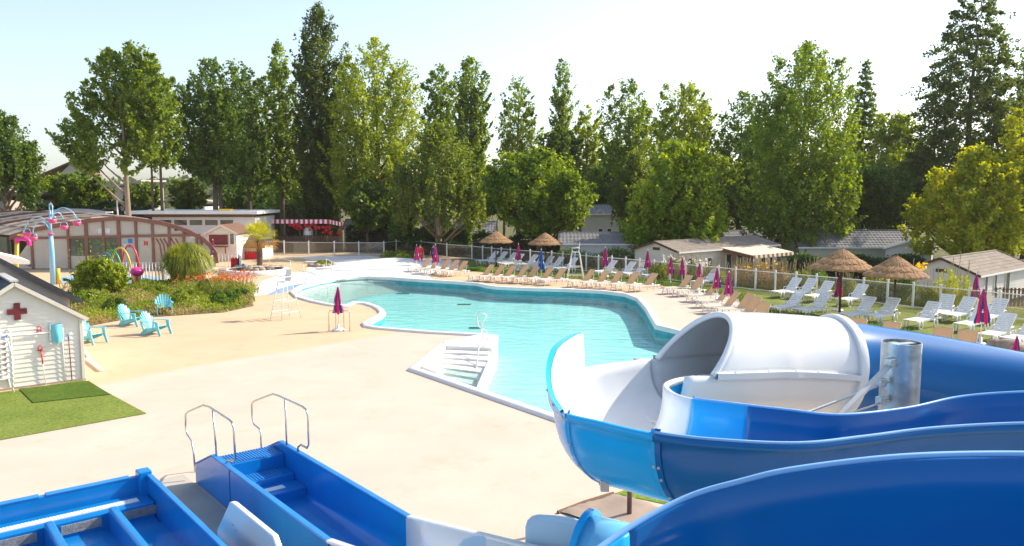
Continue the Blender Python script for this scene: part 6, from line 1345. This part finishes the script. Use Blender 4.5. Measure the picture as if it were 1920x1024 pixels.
for px, py, r in ((728,484,.8), (741,487,.9), (755,490,.9), (768,494,.9), (750,482,.9), (775,485,.8)):
    clump('low_shrub', f'low green shrub, {names[i]} from the left beside the white mound', G(px, py), r, .6, 'leaf_laurel' if i % 2 else 'leaf_ground', 900, .14, 'shrubs beside the white mound'); i += 1
# rough grass edge between deck and right lawn
P = []
for k in range(9000):
    e = LAWN[10:]; j = int(RNG.integers(1, len(e)-2)); a, c = Vector(e[j]), Vector(e[j+1]); u = RNG.uniform(); p = a.lerp(c, u); P.append((p.x+RNG.normal()*.22, p.y+abs(RNG.normal())*.25, RNG.uniform(.0,.24)))
tag(leaves('edge_grass', P, .15, 'leaf_laurel', aspect=.25, up=((.5,.5,1),(0,0,1.2))), 'tufty grass along the edge of the right lawn', 'grass', kind='stuff')
P = []
for k in range(26000):
    s = RNG.uniform(0, 1); P.append((0,0,0))
# rocks along the lawn edge at the right
for k, (px, py, r) in enumerate(((1872,651,.34), (1893,655,.42), (1915,660,.30), (1560,622,.22), (1712,640,.2), (1740,643,.24))):
    b = MB(); b.ball((0,0,0), r, 9, 6, (1.3,.9,.62), .13); tag(autosmooth(b.build('edge_rock', 'stone', loc=G(px, py)+Vector((0,0,r*.35))), 50), 'brown rock on the lawn edge, '+['leftmost of three at the right edge','largest of three at the right edge','rightmost of three at the right edge','small one by the white joint ring','small one right of the mast','second small one right of the mast'][k], 'rock', 'rocks along the lawn edge')
# ---- planted bed on the left
BED = [xy(*p) for p in [(150,607),(172,611),(240,598),(330,592),(420,586),(476,574),(468,556),(452,542),(425,527),(330,528),(230,536),(150,545),(118,560)]]
def inpoly(x, y, P):
    r = False; j = len(P)-1
    for i in range(len(P)):
        if (P[i][1] > y) != (P[j][1] > y) and x < (P[j][0]-P[i][0])*(y-P[i][1])/(P[j][1]-P[i][1])+P[i][0]: r = not r
        j = i
    return r
sheet('bed_soil', BED, .016, 'soil')
bx = [p[0] for p in BED]; by = [p[1] for p in BED]; P1, P2 = [], []
def bedh(x, y): return .34+.20*math.sin(x*.9+1)*math.sin(y*.8)+.14*math.sin(x*2.3+y*1.1)
while len(P1) < 26000:
    x, y = RNG.uniform(min(bx), max(bx)), RNG.uniform(min(by), max(by))
    if not inpoly(x, y, BED): continue
    n1 = math.sin(x*1.1+.5)*math.sin(y*.9+2)+.5*math.sin(x*2.7)*math.sin(y*2.1)
    z = RNG.uniform(.02, 1)*max(.08, bedh(x, y)+n1*.12)
    (P2 if n1 < -.45 and RNG.uniform() < .75 else P1).append((x, y, z))
tag(leaves('ground_cover', P1, .15, 'leaf_ground', aspect=.34, up=((.8,.8,1),(0,0,.8))), 'light green ground cover in the planted bed behind the turquoise chairs', 'plants', kind='stuff')
tag(leaves('dry_grass', P2, .18, 'leaf_straw', aspect=.2, up=((.6,.6,1),(0,0,.8))), 'dry straw coloured grass patches in the planted bed', 'grass', kind='stuff')
c = G(188,552); t_ = tree('round_shrub', 'big round olive shrub in the planted bed, in front of the splash pad', 188, 552, c.y, 50, 480, 553, 'round', 'leaf_light', 9500, .13, 'bark', None, .06, base=0, cat='shrub')
P = []
rng = np.random.default_rng(3)
for k in range(16):
    a = rng.uniform(0, 2*PI); r = rng.uniform(.2,1.5); h = rng.uniform(2.2,3.2)
    for q in range(26): u = rng.uniform(.25,1); P.append((r*math.cos(a)*(1+.1*u)+rng.normal()*.06, r*math.sin(a)*.6+rng.normal()*.06, h*u))
tag(leaves('shoot', P, .15, 'leaf_laurel', rng, .4, parent=t_), kind='stuff')
P = []
for px, py, r, h, s, m_ in ((160,572,.8,.7,'low dark shrub at the left end of the planted bed','leaf_chestnut'), (215,585,.7,.7,'dark mound plant behind the pair of turquoise chairs','leaf_dark'), (384,551,.6,.8,'dark green shrublet in front of the pampas grass','leaf_chestnut'), (420,572,1.0,.75,'dense leafy shrub at the right end of the planted bed','leaf_laurel'), (452,567,.7,.7,'bright leafy shrub at the right tip of the planted bed','leaf_laurel'), (350,566,1.1,.65,'leafy low plants right of the single turquoise chair','leaf_ground'), (290,556,.9,.6,'low bright plants before the picket fence','leaf_ground')):
    clump('bed_shrub', s, G(px, py), r, h, m_, 2600, .12, 'shrubs in the planted bed', cat='shrub')
def lilies(label, px, py, r, h, nf):
    q = G(px, py); rng = np.random.default_rng(px); t_ = thing('day_lily', label, 'flower', q, 0, 'orange day lilies in the bed'); P = []; b = MB(); FL = []
    for k in range(int(nf*14)):
        u = rng.uniform(0, 2*PI); d = r*math.sqrt(rng.uniform()); P.append((d*math.cos(u), d*math.sin(u)*.7, rng.uniform(.05,.62)*h))
    leaves('leaf', P, .26, 'leaf_ground', rng, .16, parent=t_, up=((.5,.5,1),(0,0,1.2)))
    for k in range(nf):
        u = rng.uniform(0, 2*PI); d = r*math.sqrt(rng.uniform()); s = Vector((d*math.cos(u)*.8, d*math.sin(u)*.6, 0)); e = Vector((d*math.cos(u)*1.15, d*math.sin(u)*.8, h*rng.uniform(.75,1.15))); b.tube([s, s.lerp(e,.6), e], .008, 3)
        for j in range(5): FL.append(tuple(e+Vector(rng.normal(size=3))*.045))
    b.build('stem', 'straw_stem', t_); leaves('flower', FL, .10, 'petal_orange', rng, .75, parent=t_); return t_
lilies('large drift of orange day lilies at the right end of the bed', 428, 556, 1.5, 1.25, 80)
lilies('orange lilies spilling out at the right tip of the bed by the white apron', 452, 552, 1.0, 1.0, 34)
lilies('orange lilies in front of the pampas grass', 362, 546, 1.1, .8, 20)
lilies('small group of orange lilies left of the round shrub', 140, 548, .9, .8, 10)
# pampas grass: arching blades
def pampas(label, px, by, hw, top):
    q = G(px, by); R_ = hw/1500*q.y; H = D(px, top, q.y).z; t_ = thing('pampas_grass', label, 'grass plant', q); rng = np.random.default_rng(px); b = MB()
    for k in range(4200):
        a = rng.uniform(0, 2*PI); s = Vector((math.cos(a), math.sin(a), 0)); r0 = R_*.55*rng.uniform(); rr = R_*rng.uniform(.2, 1.06); h = H*rng.uniform(.6, 1.04)*(1-.30*(rr/R_)**2.5); dr = rng.uniform(.05, .85)*(rr/R_)**1.2; r0 = min(r0, rr*.75)
        p0 = s*r0; p1 = s*(r0+(rr-r0)*.32)+Vector((0,0,h*.72)); p2 = s*(r0+(rr-r0)*.72)+Vector((0,0,h)); p3 = s*rr+Vector((0,0,h*(1-dr*.8))); w_ = Vector((-s.y, s.x, 0))*rng.uniform(.014,.024)
        pts = [p0, p1, p2, p3]; o = []
        for p, f in zip(pts, (1, 1, .8, .15)): o += [p-w_*f, p+w_*f]
        b.add(o, [(0,1,3,2), (2,3,5,4), (4,5,7,6)])
    o = b.build('blades', 'leaf_pampas', t_, recalc=False); tag(o, kind='stuff'); return t_
pampas('big round pampas grass with arching light green blades beside the white picket fence', 353, 533, 54, 456)
# palm in a ring of stones
q = G(487, 506); zt = D(487, 452, q.y).z; pl = thing('palm_tree', 'small fan palm with yellowing lower fronds in a ring of stones', 'palm', q)
b = MB(); b.tube([(0,0,0), (.03,0,zt*.5), (0,0,zt)], [.20,.19,.16], 10); b.build('trunk', 'bark', pl, True)
b = MB()
for k in range(60): a = k*2.4; z = zt*(.12+.85*k/60); b.tube([(.17*math.cos(a), .17*math.sin(a), z), (.26*math.cos(a), .26*math.sin(a), z+.10)], [.03,.012], 4)
o = b.build('leaf_base', 'bark', pl); tag(o, kind='stuff')
rng = np.random.default_rng(9); sz = 1.45
for k in range(30):
    a = k*2.399; el = math.radians(82-112*(k/29)); L_ = sz*rng.uniform(.95,1.2); d = Vector((math.cos(a)*math.cos(el), math.sin(a)*math.cos(el), math.sin(el))); s = Vector((-math.sin(a), math.cos(a), 0)); n_ = d.cross(s); o = Vector((0,0,zt+.02)); b = MB(); b.bar(o, o+d*L_*.45, .02); hub = o+d*L_*.42
    for j in range(15):
        f = (j-7)/7*1.25; dd = (d*math.cos(f)+s*math.sin(f)).normalized(); w_ = (s*math.cos(f)-d*math.sin(f))*.03; tip = hub+dd*L_*.72*(1-.18*abs(f))+Vector((0,0,-.16*L_*(.4+abs(f)*.35))); m_ = hub+dd*L_*.42+n_*.03; b.add([hub, m_-w_, m_+w_, tip, ], [(0,1,2), (1,3,2)])
    b.build('frond', 'leaf_palm' if k < 21 else 'leaf_palm_dry', pl, recalc=False)
def stones(label, px, py, rx, n, r, nm='stone_ring'):
    q = G(px, py); t_ = thing(nm, label, 'rockery', q); rng = random.Random(px)
    for k in range(n):
        a = 2*PI*k/n+rng.uniform(-.1,.1); rr = r*rng.uniform(.75,1.25); b = MB(); random.seed(k+px); b.ball((rx*math.cos(a)*rng.uniform(.75,1), rx*.75*math.sin(a)*rng.uniform(.75,1), rr*.4), rr, 8, 5, (1.2,1,.75), .14); autosmooth(b.build('stone', 'stone', t_), 50)
    return t_
stones('ring of brown stones round the foot of the palm', 487, 506, 1.75, 26, .26)
b = MB(); b.lathe([(2.3,0), (2.3,.28), (2.0,.34), (1.9,.30)], 30, cap=False); q = G(480, 512); tag(b.build('round_kerb', 'coping_white', loc=q, smooth=True), 'round white kerb below the palm stones', 'kerb')
stones('pale stones round the small planter right of the palm', 606, 500, 1.0, 13, .22)
clump('planter_grass', 'tuft of green plants in the round rock planter', G(606,499), .85, .45, 'leaf_ground', 1500, .13)
for k, (px, py, L_) in enumerate(((586,494,1.2), (597,500,1.2), (608,506,1.2))):
    b = MB(); b.box((0,0,.09), (L_,.55,.18)); tag(bevel(b.build('rock_step', 'coping_white', loc=G(px, py)), .03), 'pale stone step beside the round planter, '+['highest','middle','lowest'][k], 'step', 'steps by the round planter')
# ================================================================== the two people behind the far loungers
def person(label, loc, rz, H, top, legs, hair):
    r = thing('person', label, 'person', loc, rz); k = H/1.75
    V = {'pel':(0,0,.95,.13), 'wai':(0,.01,1.08,.12), 'che':(0,.0,1.30,.15), 'nec':(0,.01,1.48,.06), 'hd':(0,-.01,1.60,.085), 'tp':(0,.0,1.70,.07), 'lh':(.09,0,.90,.10), 'lk':(.10,-.03,.50,.062), 'la':(.11,.02,.09,.045), 'lt':(.12,-.15,.04,.04), 'rh':(-.09,0,.90,.10), 'rk':(-.11,.03,.50,.062), 'ra':(-.12,.06,.09,.045), 'rt':(-.13,-.10,.04,.04),
         'ls':(.18,0,1.40,.062), 'le':(.25,.03,1.13,.042), 'lw':(.24,-.10,.92,.032), 'lf':(.23,-.15,.84,.028), 'rs':(-.18,0,1.40,.062), 're':(-.27,.02,1.13,.042), 'rw':(-.25,-.12,.93,.032), 'rf':(-.24,-.17,.85,.028)}
    E_ = [('pel','wai'),('wai','che'),('che','nec'),('nec','hd'),('hd','tp'),('pel','lh'),('lh','lk'),('lk','la'),('la','lt'),('pel','rh'),('rh','rk'),('rk','ra'),('ra','rt'),('che','ls'),('ls','le'),('le','lw'),('lw','lf'),('che','rs'),('rs','re'),('re','rw'),('rw','rf')]
    def skinmesh(nm, keys, edges, grow, mat):
        ks = list(keys); me = bpy.data.meshes.new(nm); me.from_pydata([(V[q][0]*k, V[q][1]*k, V[q][2]*k) for q in ks], [(ks.index(a), ks.index(c)) for a, c in edges if a in ks and c in ks], []); me.materials.append(M[mat]); o = link(nm, me, r)
        sm = o.modifiers.new('skin', 'SKIN'); sm.use_smooth_shade = True
        for i, q in enumerate(ks): g = V[q][3]*k+grow; me.skin_vertices[0].data[i].radius = (g*(1.15 if q in ('che','pel','wai') else 1), g*(.8 if q in ('che','pel','wai') else 1)); 
        me.skin_vertices[0].data[0].use_root = True
        ss = o.modifiers.new('sub', 'SUBSURF'); ss.levels = ss.render_levels = 1; return o
    skinmesh('body', V.keys(), E_, 0, 'skin')
    skinmesh('shirt', ['pel','wai','che','ls','le','rs','re'], [('pel','wai'),('wai','che'),('che','ls'),('ls','le'),('che','rs'),('rs','re')], .018, top)
    skinmesh('shorts', ['pel','lh','lk','rh','rk'], [('pel','lh'),('lh','lk'),('pel','rh'),('rh','rk')], .024, legs)
    b = MB(); b.ball((0,.015*k,1.665*k), .105*k, 12, 8, (.92,1,.95)); b.build('hair', hair, r, True)
    for sx in (-.03, .03): b = MB(); b.ball((sx*k,-.085*k,1.62*k), .011*k, 6, 4); b.build('eye', 'hair_dark', r)
    b = MB(); b.ball((0,-.098*k,1.59*k), .015*k, 6, 4, (.7,1,1.3)); b.build('nose', 'skin', r, True)
    for sx in (-1, 1):
        for j in range(5): x = sx*.235*k; b = MB(); y0 = (-.16-.012*(j-2))*k; b.tube([(x+sx*.0, y0, .85*k), (x-sx*.005, y0-.01*k, .80*k), (x-sx*.015, y0-.006*k, .765*k+.008*abs(j-2)*k)], [.010*k,.009*k,.006*k], 5); b.build('finger', 'skin', r, True)
    return r
p = G(788.5, 500); person('person in red shirt and red shorts standing behind the first closed parasol', p, .5, D(788,457,p.y).z, 'red_cloth', 'red_cloth', 'hair_dark')
p = G(813.5, 497); person('person in dark clothes half hidden behind the second closed parasol', p, -.4, D(813,457,p.y).z, 'dark_cloth', 'dark_cloth', 'hair_dark')
